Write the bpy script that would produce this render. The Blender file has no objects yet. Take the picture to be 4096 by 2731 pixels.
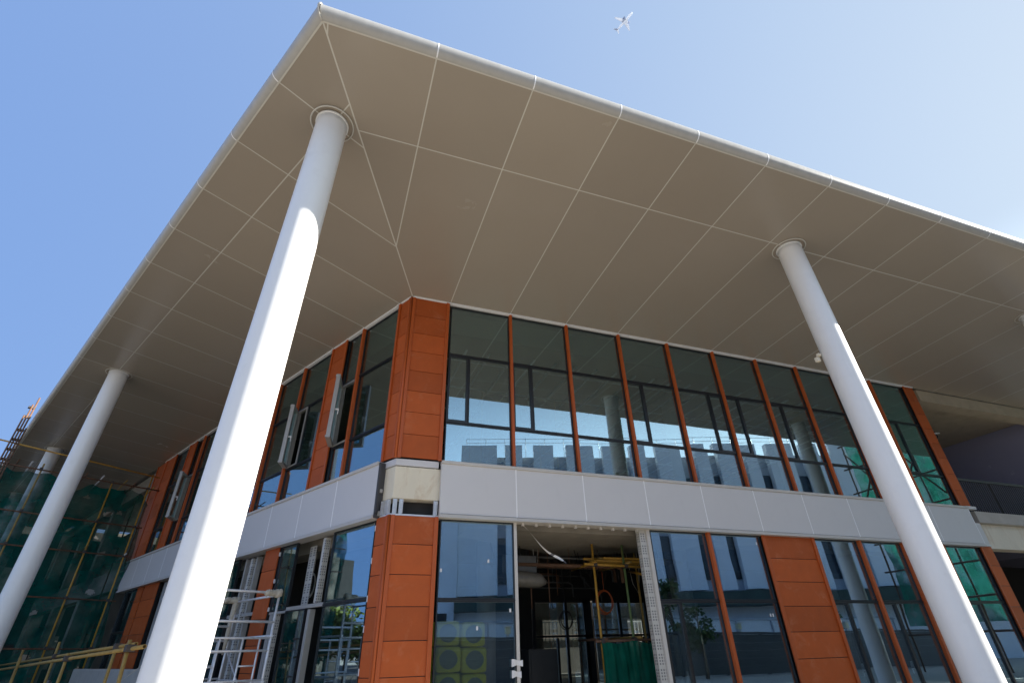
import bpy, bmesh, math, random
from mathutils import Vector, Matrix
random.seed(7)
SC = bpy.context.scene
COL = SC.collection
R = math.radians

# ------------------------------------------------------------------ camera, sky, sun, exposure
cam_d = bpy.data.cameras.new('camera')
cam = bpy.data.objects.new('camera', cam_d)
COL.objects.link(cam)
cr = Vector((0.943, -0.331, -0.023)).normalized()
cf = Vector((0.2926, 0.7978, 0.5268)).normalized()
cr = (cr - cf * cr.dot(cf)).normalized()
cu = cr.cross(cf)
cam.matrix_world = Matrix(((cr.x, cu.x, -cf.x, 0), (cr.y, cu.y, -cf.y, 0), (cr.z, cu.z, -cf.z, 1.55), (0, 0, 0, 1)))
cam_d.sensor_width = 36.0
cam_d.sensor_fit = 'HORIZONTAL'
cam_d.lens = 17.46
cam_d.clip_start = 0.05
cam_d.clip_end = 6000
SC.camera = cam

SUN_AZ, SUN_EL = 107.0, 25.8
W = bpy.data.worlds.new('World')
SC.world = W
W.use_nodes = True
wn = W.node_tree
sky = wn.nodes.new('ShaderNodeTexSky')
sky.sky_type = 'NISHITA'
sky.sun_disc = False
sky.sun_elevation = R(SUN_EL)
sky.sun_rotation = R(SUN_AZ)
sky.altitude = 0
sky.air_density = 1.0
sky.dust_density = 0.3
sky.ozone_density = 1.5
bg = wn.nodes['Background']
bg.inputs[1].default_value = 0.15
# hazy summer air: the clear Nishita sky is flattened channel by channel and brightened towards the sun and its horizon
def wnode(t, **kw):
    n = wn.nodes.new(t)
    for k, v in kw.items():
        setattr(n, k, v)
    return n


def wmath(op, a, b=None, c=None):
    n = wnode('ShaderNodeMath', operation=op)
    for i, q in enumerate((a, b, c)):
        if q is None:
            continue
        if isinstance(q, (int, float)):
            n.inputs[i].default_value = q
        else:
            wn.links.new(q, n.inputs[i])
    return n.outputs[0]


def wstep(x, lo, hi, o0, o1):
    n = wnode('ShaderNodeMapRange', interpolation_type='SMOOTHSTEP')
    for i, q in ((1, lo), (2, hi), (3, o0), (4, o1)):
        n.inputs[i].default_value = q
    wn.links.new(x, n.inputs[0])
    return n.outputs[0]


SUNV = (math.sin(R(SUN_AZ)) * math.cos(R(SUN_EL)), math.cos(R(SUN_AZ)) * math.cos(R(SUN_EL)), math.sin(R(SUN_EL)))
wtc = wnode('ShaderNodeTexCoord')
wdot = wnode('ShaderNodeVectorMath', operation='DOT_PRODUCT')
wn.links.new(wtc.outputs['Generated'], wdot.inputs[0])
wdot.inputs[1].default_value = SUNV
wsep = wnode('ShaderNodeSeparateXYZ')
wn.links.new(wtc.outputs['Generated'], wsep.inputs[0])
glow = wmath('MULTIPLY', wstep(wsep.outputs[2], 0.22, 0.52, 1.0, 0.0), wstep(wdot.outputs['Value'], 0.1, 0.8, 0.0, 1.0))
glow = wmath('MULTIPLY_ADD', glow, 1.9, 1.0)
wrgb = wnode('ShaderNodeSeparateColor')
wn.links.new(sky.outputs[0], wrgb.inputs[0])
wcomb = wnode('ShaderNodeCombineColor')
for i, (ref, ex, kd, gain) in enumerate(((0.68, 0.20, 0.66, 0.82), (1.14, 0.18, 0.42, 1.16), (2.07, 0.10, 0.10, 1.80))):
    q = wmath('POWER', wmath('DIVIDE', wrgb.outputs[i], ref), ex)
    d = wmath('EXPONENT', wmath('MULTIPLY', wmath('SUBTRACT', wdot.outputs['Value'], 0.44), kd))
    q = wmath('MULTIPLY', wmath('MULTIPLY', q, d), wmath('MULTIPLY', glow, gain))
    wn.links.new(q, wcomb.inputs[i])
wn.links.new(wcomb.outputs[0], bg.inputs[0])

sun_d = bpy.data.lights.new('sun', 'SUN')
sun_d.energy = 4.5
sun_d.angle = R(0.53)
sun_d.color = (1.0, 0.95, 0.86)
sun = bpy.data.objects.new('sun', sun_d)
COL.objects.link(sun)
sv = Vector((math.sin(R(SUN_AZ)) * math.cos(R(SUN_EL)), math.cos(R(SUN_AZ)) * math.cos(R(SUN_EL)), math.sin(R(SUN_EL))))
sun.rotation_euler = sv.to_track_quat('Z', 'Y').to_euler()
sun.location = (60, -20, 60)

SC.view_settings.view_transform = 'Standard'
SC.view_settings.look = 'None'
SC.view_settings.exposure = 1.6
SC.view_settings.gamma = 1.0
SC.view_settings.use_curve_mapping = False
SC.cycles.max_bounces = 10
SC.cycles.transparent_max_bounces = 24
SC.cycles.glossy_bounces = 5
SC.cycles.sample_clamp_indirect = 6

# ------------------------------------------------------------------ building geometry constants
YR = 9.493                    # right facade line (normal -Y)
CX = 1.052                    # corner
XM = 1.9365                   # first mullion of the right facade
BP = 1.5                      # bay, right
TH = R(118.31)
UX, UY = math.cos(TH), math.sin(TH)
NX, NY = -UY, UX
AL0, BL = 0.419, 1.4676       # first mullion and bay, left
HS = 8.576
ER, EL = 5.451, 4.506
MR, ML = 3.948, 3.608
RISE = 0.273


def FR(a, o, z):
    return (CX + a, YR - o, z)


def FL(a, o, z):
    return (CX + UX * a + NX * o, YR + UY * a + NY * o, z)


def FW(x, y, z):
    return (x, y, z)


def bR(b):
    return XM - CX + BP * b


def bL(b):
    return AL0 + BL * b


# ------------------------------------------------------------------ materials
def new_mat(name):
    m = bpy.data.materials.new(name)
    m.use_nodes = True
    return m, m.node_tree, m.node_tree.nodes['Principled BSDF']


def N(nt, t, **kw):
    n = nt.nodes.new(t)
    for k, v in kw.items():
        setattr(n, k, v)
    return n


def mat(name, col, rough=0.6, metal=0.0, vary=0.12, scale=3.0, bump=0.0, bscale=40.0, island=0.0, spec=0.5, coat=0.0, rvar=0.05,
        stain=None, stain_amt=0.0, stain_scale=2.0, stretch=(1, 1, 1)):
    m, nt, p = new_mat(name)
    L = nt.links.new
    tc = N(nt, 'ShaderNodeTexCoord')
    mp = N(nt, 'ShaderNodeMapping')
    mp.inputs['Scale'].default_value = stretch
    L(tc.outputs['Object'], mp.inputs[0])
    n1 = N(nt, 'ShaderNodeTexNoise')
    n1.inputs['Scale'].default_value = scale
    n1.inputs['Detail'].default_value = 6
    n1.inputs['Roughness'].default_value = 0.62
    L(mp.outputs[0], n1.inputs['Vector'])
    mr = N(nt, 'ShaderNodeMapRange')
    mr.inputs[1].default_value = 0.25
    mr.inputs[2].default_value = 0.75
    mr.inputs[3].default_value = 1 - vary
    mr.inputs[4].default_value = 1 + vary
    L(n1.outputs[0], mr.inputs[0])
    val = mr.outputs[0]
    if island:
        g = N(nt, 'ShaderNodeNewGeometry')
        mi = N(nt, 'ShaderNodeMapRange')
        mi.inputs[3].default_value = 1 - island
        mi.inputs[4].default_value = 1 + island
        L(g.outputs['Random Per Island'], mi.inputs[0])
        mu = N(nt, 'ShaderNodeMath', operation='MULTIPLY')
        L(val, mu.inputs[0])
        L(mi.outputs[0], mu.inputs[1])
        val = mu.outputs[0]
    vm = N(nt, 'ShaderNodeVectorMath', operation='SCALE')
    vm.inputs[0].default_value = col
    L(val, vm.inputs['Scale'])
    out = vm.outputs[0]
    if stain:
        n2 = N(nt, 'ShaderNodeTexNoise')
        n2.inputs['Scale'].default_value = stain_scale
        n2.inputs['Detail'].default_value = 8
        n2.inputs['Roughness'].default_value = 0.7
        n2.inputs['Distortion'].default_value = 0.6
        L(mp.outputs[0], n2.inputs['Vector'])
        r2 = N(nt, 'ShaderNodeMapRange')
        r2.inputs[1].default_value = 0.54
        r2.inputs[2].default_value = 0.78
        r2.inputs[4].default_value = stain_amt
        L(n2.outputs[0], r2.inputs[0])
        mx = N(nt, 'ShaderNodeMix', data_type='RGBA')
        mx.inputs[7].default_value = (*stain, 1)
        L(r2.outputs[0], mx.inputs[0])
        L(out, mx.inputs[6])
        out = mx.outputs[2]
    L(out, p.inputs['Base Color'])
    rr = N(nt, 'ShaderNodeMapRange')
    rr.inputs[3].default_value = max(0.02, rough - rvar)
    rr.inputs[4].default_value = min(1, rough + rvar)
    L(n1.outputs[0], rr.inputs[0])
    L(rr.outputs[0], p.inputs['Roughness'])
    p.inputs['Metallic'].default_value = metal
    p.inputs['Specular IOR Level'].default_value = spec
    if coat:
        p.inputs['Coat Weight'].default_value = coat
        p.inputs['Coat Roughness'].default_value = 0.25
    if bump:
        n3 = N(nt, 'ShaderNodeTexNoise')
        n3.inputs['Scale'].default_value = bscale
        n3.inputs['Detail'].default_value = 5
        L(mp.outputs[0], n3.inputs['Vector'])
        bp = N(nt, 'ShaderNodeBump')
        bp.inputs['Strength'].default_value = bump
        bp.inputs['Distance'].default_value = 0.02
        L(n3.outputs[0], bp.inputs['Height'])
        L(bp.outputs[0], p.inputs['Normal'])
    return m


def glass_mat(name, ior=2.6, tint=(0.62, 0.72, 0.71), refl=(0.86, 0.95, 1.0), wave=0.012, dirt=0.03):
    m, nt, p = new_mat(name)
    L = nt.links.new
    nt.nodes.remove(p)
    out = nt.nodes['Material Output']
    tr = N(nt, 'ShaderNodeBsdfTransparent')
    tr.inputs[0].default_value = (*tint, 1)
    gl = N(nt, 'ShaderNodeBsdfGlossy')
    gl.inputs[0].default_value = (*refl, 1)
    gl.inputs['Roughness'].default_value = 0.0
    df = N(nt, 'ShaderNodeBsdfDiffuse')
    df.inputs[0].default_value = (0.55, 0.55, 0.52, 1)
    tc = N(nt, 'ShaderNodeTexCoord')
    nz = N(nt, 'ShaderNodeTexNoise')
    nz.inputs['Scale'].default_value = 0.9
    nz.inputs['Detail'].default_value = 1
    L(tc.outputs['Object'], nz.inputs['Vector'])
    bp = N(nt, 'ShaderNodeBump')
    bp.inputs['Strength'].default_value = 0.5
    bp.inputs['Distance'].default_value = wave
    L(nz.outputs[0], bp.inputs['Height'])
    L(bp.outputs[0], gl.inputs['Normal'])
    fr = N(nt, 'ShaderNodeFresnel')
    fr.inputs[0].default_value = ior
    ge = N(nt, 'ShaderNodeNewGeometry')
    # the same reflectance from both sides of a pane: feed a front-facing IOR either way
    im = N(nt, 'ShaderNodeMapRange')
    im.inputs[3].default_value = ior
    im.inputs[4].default_value = 1.0 / ior
    L(ge.outputs['Backfacing'], im.inputs[0])
    L(im.outputs[0], fr.inputs[0])
    mx = N(nt, 'ShaderNodeMixShader')
    L(fr.outputs[0], mx.inputs[0])
    L(tr.outputs[0], mx.inputs[1])
    L(gl.outputs[0], mx.inputs[2])
    # dust film
    n2 = N(nt, 'ShaderNodeTexNoise')
    n2.inputs['Scale'].default_value = 2.2
    n2.inputs['Detail'].default_value = 9
    n2.inputs['Roughness'].default_value = 0.7
    n2.inputs['Distortion'].default_value = 1.2
    L(tc.outputs['Object'], n2.inputs['Vector'])
    r2 = N(nt, 'ShaderNodeMapRange')
    r2.inputs[1].default_value = 0.52
    r2.inputs[2].default_value = 0.85
    r2.inputs[3].default_value = dirt * 0.3
    r2.inputs[4].default_value = dirt * 4
    L(n2.outputs[0], r2.inputs[0])
    m2 = N(nt, 'ShaderNodeMixShader')
    L(r2.outputs[0], m2.inputs[0])
    L(mx.outputs[0], m2.inputs[1])
    L(df.outputs[0], m2.inputs[2])
    L(m2.outputs[0], out.inputs[0])
    return m


def net_mat(name, col, hole=0.22, mesh_scale=90.0, trans=0.45):
    m, nt, p = new_mat(name)
    L = nt.links.new
    nt.nodes.remove(p)
    out = nt.nodes['Material Output']
    tc = N(nt, 'ShaderNodeTexCoord')
    nz = N(nt, 'ShaderNodeTexNoise')
    nz.inputs['Scale'].default_value = 2.5
    nz.inputs['Detail'].default_value = 7
    L(tc.outputs['Object'], nz.inputs['Vector'])
    mr = N(nt, 'ShaderNodeMapRange')
    mr.inputs[1].default_value = 0.3
    mr.inputs[2].default_value = 0.7
    mr.inputs[3].default_value = 0.7
    mr.inputs[4].default_value = 1.3
    L(nz.outputs[0], mr.inputs[0])
    vm = N(nt, 'ShaderNodeVectorMath', operation='SCALE')
    vm.inputs[0].default_value = col
    L(mr.outputs[0], vm.inputs['Scale'])
    df = N(nt, 'ShaderNodeBsdfDiffuse')
    L(vm.outputs[0], df.inputs[0])
    tl = N(nt, 'ShaderNodeBsdfTranslucent')
    L(vm.outputs[0], tl.inputs[0])
    mx = N(nt, 'ShaderNodeMixShader')
    mx.inputs[0].default_value = trans
    L(df.outputs[0], mx.inputs[1])
    L(tl.outputs[0], mx.inputs[2])
    tr = N(nt, 'ShaderNodeBsdfTransparent')
    n2 = N(nt, 'ShaderNodeTexNoise')
    n2.inputs['Scale'].default_value = 1.3
    n2.inputs['Detail'].default_value = 4
    L(tc.outputs['Object'], n2.inputs['Vector'])
    r2 = N(nt, 'ShaderNodeMapRange')
    r2.inputs[1].default_value = 0.36
    r2.inputs[2].default_value = 0.72
    r2.inputs[3].default_value = hole * 0.15
    r2.inputs[4].default_value = hole * 3.2
    L(n2.outputs[0], r2.inputs[0])
    m2 = N(nt, 'ShaderNodeMixShader')
    L(r2.outputs[0], m2.inputs[0])
    L(mx.outputs[0], m2.inputs[1])
    L(tr.outputs[0], m2.inputs[2])
    L(m2.outputs[0], out.inputs[0])
    return m


def leaf_mat(name, col):
    m, nt, p = new_mat(name)
    L = nt.links.new
    g = N(nt, 'ShaderNodeNewGeometry')
    mi = N(nt, 'ShaderNodeMapRange')
    mi.inputs[3].default_value = 0.55
    mi.inputs[4].default_value = 1.5
    L(g.outputs['Random Per Island'], mi.inputs[0])
    vm = N(nt, 'ShaderNodeVectorMath', operation='SCALE')
    vm.inputs[0].default_value = col
    L(mi.outputs[0], vm.inputs['Scale'])
    L(vm.outputs[0], p.inputs['Base Color'])
    p.inputs['Roughness'].default_value = 0.55
    tl = N(nt, 'ShaderNodeBsdfTranslucent')
    L(vm.outputs[0], tl.inputs[0])
    mx = N(nt, 'ShaderNodeMixShader')
    mx.inputs[0].default_value = 0.35
    L(p.outputs[0], mx.inputs[1])
    L(tl.outputs[0], mx.inputs[2])
    L(mx.outputs[0], nt.nodes['Material Output'].inputs[0])
    return m


def film_mat(name):
    """protective film printed with rows of small grey letters-like dashes"""
    m, nt, p = new_mat(name)
    L = nt.links.new
    tc = N(nt, 'ShaderNodeTexCoord')
    mp = N(nt, 'ShaderNodeMapping')
    mp.inputs['Scale'].default_value = (1, 1, 1)
    L(tc.outputs['Object'], mp.inputs[0])
    sx = N(nt, 'ShaderNodeSeparateXYZ')
    L(mp.outputs[0], sx.inputs[0])

    def stripe(src, period, duty):
        a = N(nt, 'ShaderNodeMath', operation='DIVIDE')
        a.inputs[1].default_value = period
        L(src, a.inputs[0])
        f = N(nt, 'ShaderNodeMath', operation='FRACT')
        L(a.outputs[0], f.inputs[0])
        c = N(nt, 'ShaderNodeMath', operation='LESS_THAN')
        c.inputs[1].default_value = duty
        L(f.outputs[0], c.inputs[0])
        return c.outputs[0]
    ad = N(nt, 'ShaderNodeMath', operation='ADD')
    L(sx.outputs[0], ad.inputs[0])
    L(sx.outputs[1], ad.inputs[1])
    s1 = stripe(ad.outputs[0], 0.055, 0.5)
    s2 = stripe(sx.outputs[2], 0.24, 0.72)
    s3 = stripe(sx.outputs[2], 0.048, 0.6)
    m1 = N(nt, 'ShaderNodeMath', operation='MULTIPLY')
    L(s1, m1.inputs[0])
    L(s2, m1.inputs[1])
    m2 = N(nt, 'ShaderNodeMath', operation='MULTIPLY')
    L(m1.outputs[0], m2.inputs[0])
    L(s3, m2.inputs[1])
    mx = N(nt, 'ShaderNodeMix', data_type='RGBA')
    mx.inputs[6].default_value = (0.55, 0.54, 0.5, 1)
    mx.inputs[7].default_value = (0.16, 0.16, 0.17, 1)
    L(m2.outputs[0], mx.inputs[0])
    L(mx.outputs[2], p.inputs['Base Color'])
    p.inputs['Roughness'].default_value = 0.4
    return m


M = {}
M['soffit'] = mat('soffit_panel', (0.365, 0.315, 0.255), 0.27, bump=0.08, bscale=0.9, vary=0.03, scale=0.5, spec=0.4, island=0.05, rvar=0.01)
M['fascia'] = mat('fascia_metal', (0.43, 0.42, 0.395), 0.32, vary=0.07, scale=1.5, spec=0.5, stretch=(6, 6, 0.5))
M['joint'] = mat('joint_sealant', (0.62, 0.60, 0.54), 0.7, vary=0.04)
M['joint2'] = mat('white_sealant', (0.95, 0.95, 0.96), 0.5, vary=0.02)
M['spandrel'] = mat('spandrel_panel', (0.68, 0.665, 0.665), 0.42, vary=0.03, scale=0.9, bump=0.12, bscale=1.3, stain=(0.38, 0.36, 0.35), stain_amt=0.25, stain_scale=1.1)
M['lip'] = mat('spandrel_trim', (0.60, 0.57, 0.53), 0.42, vary=0.05, scale=2)
M['white'] = mat('white_column_paint', (0.86, 0.86, 0.85), 0.30, vary=0.02, scale=2.0, spec=0.5, stain=(0.70, 0.69, 0.67), stain_amt=0.4, stain_scale=2.0, bump=0.22, bscale=1.6)
M['terra'] = mat('terracotta_tile', (0.46, 0.096, 0.020), 0.55, spec=0.3, vary=0.09, scale=5, island=0.14, stain=(0.62, 0.28, 0.16), stain_amt=0.45, stain_scale=2.6)
M['fin'] = mat('orange_fin', (0.47, 0.092, 0.014), 0.45, vary=0.06, scale=4)
M['dark'] = mat('black_frame', (0.016, 0.018, 0.021), 0.35, vary=0.2)
M['alu'] = mat('grey_aluminium', (0.43, 0.42, 0.40), 0.4, metal=0.2, vary=0.08, scale=8)
M['galv'] = mat('galvanised_steel', (0.74, 0.75, 0.77), 0.38, metal=0.35, vary=0.15, scale=14, stain=(0.4, 0.35, 0.3), stain_amt=0.5, stain_scale=9)
M['concrete'] = mat('concrete', (0.30, 0.27, 0.225), 0.85, vary=0.16, scale=2.2, bump=0.25, bscale=25, stain=(0.17, 0.15, 0.12), stain_amt=0.6, stain_scale=1.6)
M['cream'] = mat('cream_concrete', (0.80, 0.73, 0.58), 0.8, vary=0.06, scale=4, bump=0.2, bscale=30, stain=(0.48, 0.30, 0.14), stain_amt=0.7, stain_scale=2.2, stretch=(1, 1, 0.4))
M['paleconc'] = mat('pale_concrete', (0.50, 0.47, 0.42), 0.85, vary=0.12, scale=3, bump=0.2, stain=(0.30, 0.27, 0.22), stain_amt=0.6, stain_scale=2)
M['terraceconc'] = mat('tan_concrete', (0.46, 0.38, 0.27), 0.85, vary=0.14, scale=2.2, bump=0.25, bscale=25, stain=(0.26, 0.20, 0.13), stain_amt=0.6, stain_scale=1.6)
M['darkconc'] = mat('shade_toned_concrete', (0.13, 0.115, 0.095), 0.9, vary=0.25, scale=2.2, bump=0.25, bscale=25)  # darker copy of the concrete, interior shade put into its colour
M['room'] = mat('shade_toned_plaster', (0.035, 0.034, 0.032), 0.9, vary=0.2, scale=1.5)  # near-black: the dimness of the rooms is put into the colour
M['glass'] = glass_mat('coated_glass', ior=3.5, refl=(0.74, 0.92, 1.0), tint=(0.60, 0.73, 0.71), wave=0.0018, dirt=0.012)
M['glasslow'] = glass_mat('coated_glass_lower', ior=4.0, tint=(0.80, 0.86, 0.87), refl=(0.66, 0.87, 1.0), wave=0.0035, dirt=0.008)
M['film'] = film_mat('printed_film')
M['rust'] = mat('rusty_tube', (0.16, 0.085, 0.05), 0.7, vary=0.35, scale=9, stain=(0.30, 0.12, 0.05), stain_amt=0.7, stain_scale=6)
M['yellow'] = mat('yellow_tube_paint', (0.50, 0.27, 0.035), 0.5, vary=0.25, scale=7, stain=(0.16, 0.08, 0.03), stain_amt=0.8, stain_scale=8)
M['dullyellow'] = mat('weathered_yellow_tube', (0.36, 0.23, 0.06), 0.6, vary=0.3, scale=7, stain=(0.11, 0.06, 0.03), stain_amt=0.85, stain_scale=6)
M['greentube'] = mat('green_tube_paint', (0.13, 0.20, 0.07), 0.55, vary=0.3, scale=6, stain=(0.35, 0.22, 0.04), stain_amt=0.7, stain_scale=4)
M['coupler'] = mat('coupler_steel', (0.06, 0.05, 0.045), 0.6, vary=0.3, scale=20)
M['net'] = net_mat('green_net', (0.0035, 0.095, 0.074), hole=0.16)
M['net2'] = net_mat('green_screen_cloth', (0.008, 0.15, 0.10), hole=0.04, trans=0.35)
M['net3'] = net_mat('pale_green_net', (0.02, 0.15, 0.11), hole=0.15, trans=0.5)
M['yellowwrap'] = mat('yellow_wrap', (0.88, 0.78, 0.08), 0.3, vary=0.12, scale=6, bump=0.5, bscale=18, spec=0.6)
M['wool'] = mat('grey_mineral_wool', (0.32, 0.33, 0.26), 0.9, vary=0.2, scale=12, bump=0.4, bscale=50)
M['cloth'] = mat('dirty_wrap_cloth', (0.50, 0.45, 0.36), 0.9, vary=0.2, scale=18, bump=0.6, bscale=30)
M['plastic'] = mat('white_tape', (0.74, 0.74, 0.74), 0.4, vary=0.1, scale=10)
M['print'] = mat('tape_print', (0.15, 0.15, 0.17), 0.5)
M['cable'] = mat('black_cable', (0.02, 0.02, 0.02), 0.5)
M['whitecable'] = mat('white_cable', (0.55, 0.53, 0.47), 0.5)
M['orangecable'] = mat('orange_cable', (0.50, 0.10, 0.02), 0.5)
M['ductbag'] = mat('clear_bag', (0.20, 0.185, 0.16), 0.35, vary=0.2, scale=6, bump=0.6, bscale=12)
M['silver'] = mat('duct_foil', (0.17, 0.17, 0.165), 0.4, metal=0.7, vary=0.15, scale=8, bump=0.3, bscale=20)
M['bluepanel'] = mat('blue_grey_panel', (0.30, 0.30, 0.42), 0.26, vary=0.06, scale=1, spec=0.6)
M['railmetal'] = mat('dark_railing', (0.06, 0.06, 0.065), 0.5, vary=0.15)
M['ground'] = mat('site_paving', (0.36, 0.32, 0.265), 0.9, vary=0.14, scale=0.7, bump=0.2, bscale=8, stain=(0.24, 0.20, 0.15), stain_amt=0.5, stain_scale=0.35)
M['absorber'] = mat('dark_absorber', (0.07, 0.055, 0.04), 0.95, vary=0.25, scale=1.2, bump=0.5, bscale=6)
M['offwhite'] = mat('office_wall', (0.80, 0.81, 0.83), 0.8, vary=0.05, scale=0.6)
M['offgrey'] = mat('office_recess', (0.40, 0.42, 0.45), 0.8, vary=0.06, scale=0.6)
M['offglass'] = mat('office_glass', (0.012, 0.022, 0.032), 0.12, vary=0.2, spec=0.7)
M['aptwall'] = mat('apartment_wall', (0.36, 0.33, 0.30), 0.85, vary=0.08, scale=0.5)
M['darkgreen'] = mat('dull_green_sheet', (0.03, 0.06, 0.05), 0.7, vary=0.5, scale=0.6)
M['hoard'] = mat('white_hoarding', (0.66, 0.68, 0.70), 0.6, vary=0.05, scale=1)
M['bluemetal'] = mat('blue_hoarding_rail', (0.02, 0.10, 0.32), 0.5)
M['slat'] = mat('grey_slat', (0.085, 0.085, 0.085), 0.7, vary=0.2, scale=2, stretch=(0.4, 0.4, 4))
M['lampglass'] = mat('lantern_glass', (0.75, 0.68, 0.45), 0.5)
M['bark'] = mat('bark', (0.12, 0.085, 0.06), 0.9, vary=0.3, scale=12, bump=0.6, bscale=20)
M['leaf'] = leaf_mat('leaf_green', (0.055, 0.10, 0.022))
M['leafy'] = leaf_mat('leaf_yellow_green', (0.14, 0.17, 0.03))
M['planewhite'] = mat('hazed_airliner_white', (0.60, 0.63, 0.68), 0.5, vary=0.03, scale=0.2)  # distance haze put into both airliner colours, tinted towards the sky
M['planegrey'] = mat('hazed_airliner_grey', (0.42, 0.46, 0.56), 0.5, vary=0.05, scale=0.2)
for k in ('planewhite', 'planegrey'):          # translucency put in to brighten the shaded underside, as haze would
    nt = M[k].node_tree
    p = nt.nodes['Principled BSDF']
    tl = nt.nodes.new('ShaderNodeBsdfTranslucent')
    tl.inputs[0].default_value = (0.74, 0.77, 0.82, 1) if k == 'planewhite' else (0.52, 0.57, 0.70, 1)
    ad = nt.nodes.new('ShaderNodeMixShader')
    ad.inputs[0].default_value = 0.6
    nt.links.new(p.outputs[0], ad.inputs[1])
    nt.links.new(tl.outputs[0], ad.inputs[2])
    nt.links.new(ad.outputs[0], nt.nodes['Material Output'].inputs[0])


# ------------------------------------------------------------------ mesh helpers
class MB:
    def __init__(self):
        self.v, self.f, self.m, self.s = [], [], [], []

    def add(self, vs, fs, mi=0, smooth=False):
        o = len(self.v)
        self.v += [tuple(p) for p in vs]
        for f in fs:
            self.f.append([o + i for i in f])
            self.m.append(mi)
            self.s.append(smooth)

    def box(self, F, a0, a1, o0, o1, z0, z1, mi=0):
        vs = [F(a, o, z) for z in (z0, z1) for a, o in ((a0, o0), (a1, o0), (a1, o1), (a0, o1))]
        self.add(vs, [(0, 3, 2, 1), (4, 5, 6, 7), (0, 1, 5, 4), (1, 2, 6, 5), (2, 3, 7, 6), (3, 0, 4, 7)], mi)

    def hexa(self, vs, mi=0):
        self.add(vs, [(0, 3, 2, 1), (4, 5, 6, 7), (0, 1, 5, 4), (1, 2, 6, 5), (2, 3, 7, 6), (3, 0, 4, 7)], mi)

    def prism(self, poly, z0, z1, mi=0):
        n = len(poly)
        vs = [(x, y, z0) for x, y in poly] + [(x, y, z1) for x, y in poly]
        self.add(vs, [list(range(n))[::-1], [n + i for i in range(n)]] + [(i, (i + 1) % n, n + (i + 1) % n, n + i) for i in range(n)], mi)

    def tube(self, pts, r, n=10, mi=0, caps=True, closed=False, smooth=True):
        pts = [Vector(p) for p in pts]
        rr = r if isinstance(r, (list, tuple)) else [r] * len(pts)
        rings = []
        prev = None
        for i, p in enumerate(pts):
            if closed:
                d = pts[(i + 1) % len(pts)] - pts[i - 1]
            else:
                d = pts[min(i + 1, len(pts) - 1)] - pts[max(i - 1, 0)]
            d.normalize()
            if prev is None:
                x = d.orthogonal().normalized()
            else:
                x = (prev - d * prev.dot(d)).normalized()
            prev = x
            y = d.cross(x)
            rings.append([p + (x * math.cos(2 * math.pi * k / n) + y * math.sin(2 * math.pi * k / n)) * rr[i] for k in range(n)])
        o = len(self.v)
        for g in rings:
            self.v += [tuple(q) for q in g]
        m = len(rings)
        for i in range(m if closed else m - 1):
            j = (i + 1) % m
            for k in range(n):
                self.f.append([o + i * n + k, o + i * n + (k + 1) % n, o + j * n + (k + 1) % n, o + j * n + k])
                self.m.append(mi)
                self.s.append(smooth)
        if caps and not closed:
            for i in (0, m - 1):
                self.f.append([o + i * n + k for k in range(n)])
                self.m.append(mi)
                self.s.append(False)

    def pipe(self, p0, p1, r, wall=0.006, n=12, mi=0):
        """hollow scaffold tube with open ends"""
        p0, p1 = Vector(p0), Vector(p1)
        d = (p1 - p0).normalized()
        x = d.orthogonal().normalized()
        y = d.cross(x)
        o = len(self.v)
        prof = [(p0, r), (p1, r), (p1, r - wall), (p1 - d * 0.06, r - wall), (p1 - d * 0.06, 0.0005)]
        prof = [(p0 + d * 0.06, 0.0005), (p0 + d * 0.06, r - wall), (p0, r - wall)] + prof
        for p, q in prof:
            self.v += [tuple(p + (x * math.cos(2 * math.pi * k / n) + y * math.sin(2 * math.pi * k / n)) * q) for k in range(n)]
        for i in range(len(prof) - 1):
            for k in range(n):
                self.f.append([o + i * n + k, o + i * n + (k + 1) % n, o + (i + 1) * n + (k + 1) % n, o + (i + 1) * n + k])
                self.m.append(mi)
                self.s.append(i == 3)

    def ellipsoid(self, c, r, nu=14, nv=9, mi=0, jit=0.0):
        vs, fs = [], []
        for j in range(nv + 1):
            t = math.pi * j / nv
            for i in range(nu):
                a = 2 * math.pi * i / nu
                k = 1 + (random.uniform(-jit, jit) if jit else 0)
                vs.append((c[0] + r[0] * math.sin(t) * math.cos(a) * k, c[1] + r[1] * math.sin(t) * math.sin(a) * k, c[2] + r[2] * math.cos(t) * k))
        for j in range(nv):
            for i in range(nu):
                fs.append((j * nu + i, j * nu + (i + 1) % nu, (j + 1) * nu + (i + 1) % nu, (j + 1) * nu + i))
        self.add(vs, fs, mi, True)

    def build(self, name, mats, parent=None, bevel=0.0, base=None, normals=True):
        if not isinstance(mats, (list, tuple)):
            mats = [mats]
        xs, ys, zs = zip(*self.v)
        if base is None:
            base = ((min(xs) + max(xs)) / 2, (min(ys) + max(ys)) / 2, min(zs))
        base = Vector(base)
        me = bpy.data.meshes.new(name)
        me.from_pydata([tuple(Vector(p) - base) for p in self.v], [], self.f)
        for k in mats:
            me.materials.append(M[k] if isinstance(k, str) else k)
        for i, pl in enumerate(me.polygons):
            pl.material_index = self.m[i]
            pl.use_smooth = self.s[i]
        if normals or bevel:
            bm = bmesh.new()
            bm.from_mesh(me)
            if bevel:
                bmesh.ops.remove_doubles(bm, verts=bm.verts, dist=1e-6)
                ed = [e for e in bm.edges if len(e.link_faces) == 2 and e.calc_face_angle(0) > 0.6]
                bmesh.ops.bevel(bm, geom=ed, offset=bevel, segments=2, affect='EDGES', profile=0.5, clamp_overlap=True)
            bmesh.ops.recalc_face_normals(bm, faces=bm.faces)
            bm.to_mesh(me)
            bm.free()
        ob = bpy.data.objects.new(name, me)
        COL.objects.link(ob)
        wl = base.copy()
        ob['wl'] = list(wl)
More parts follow.
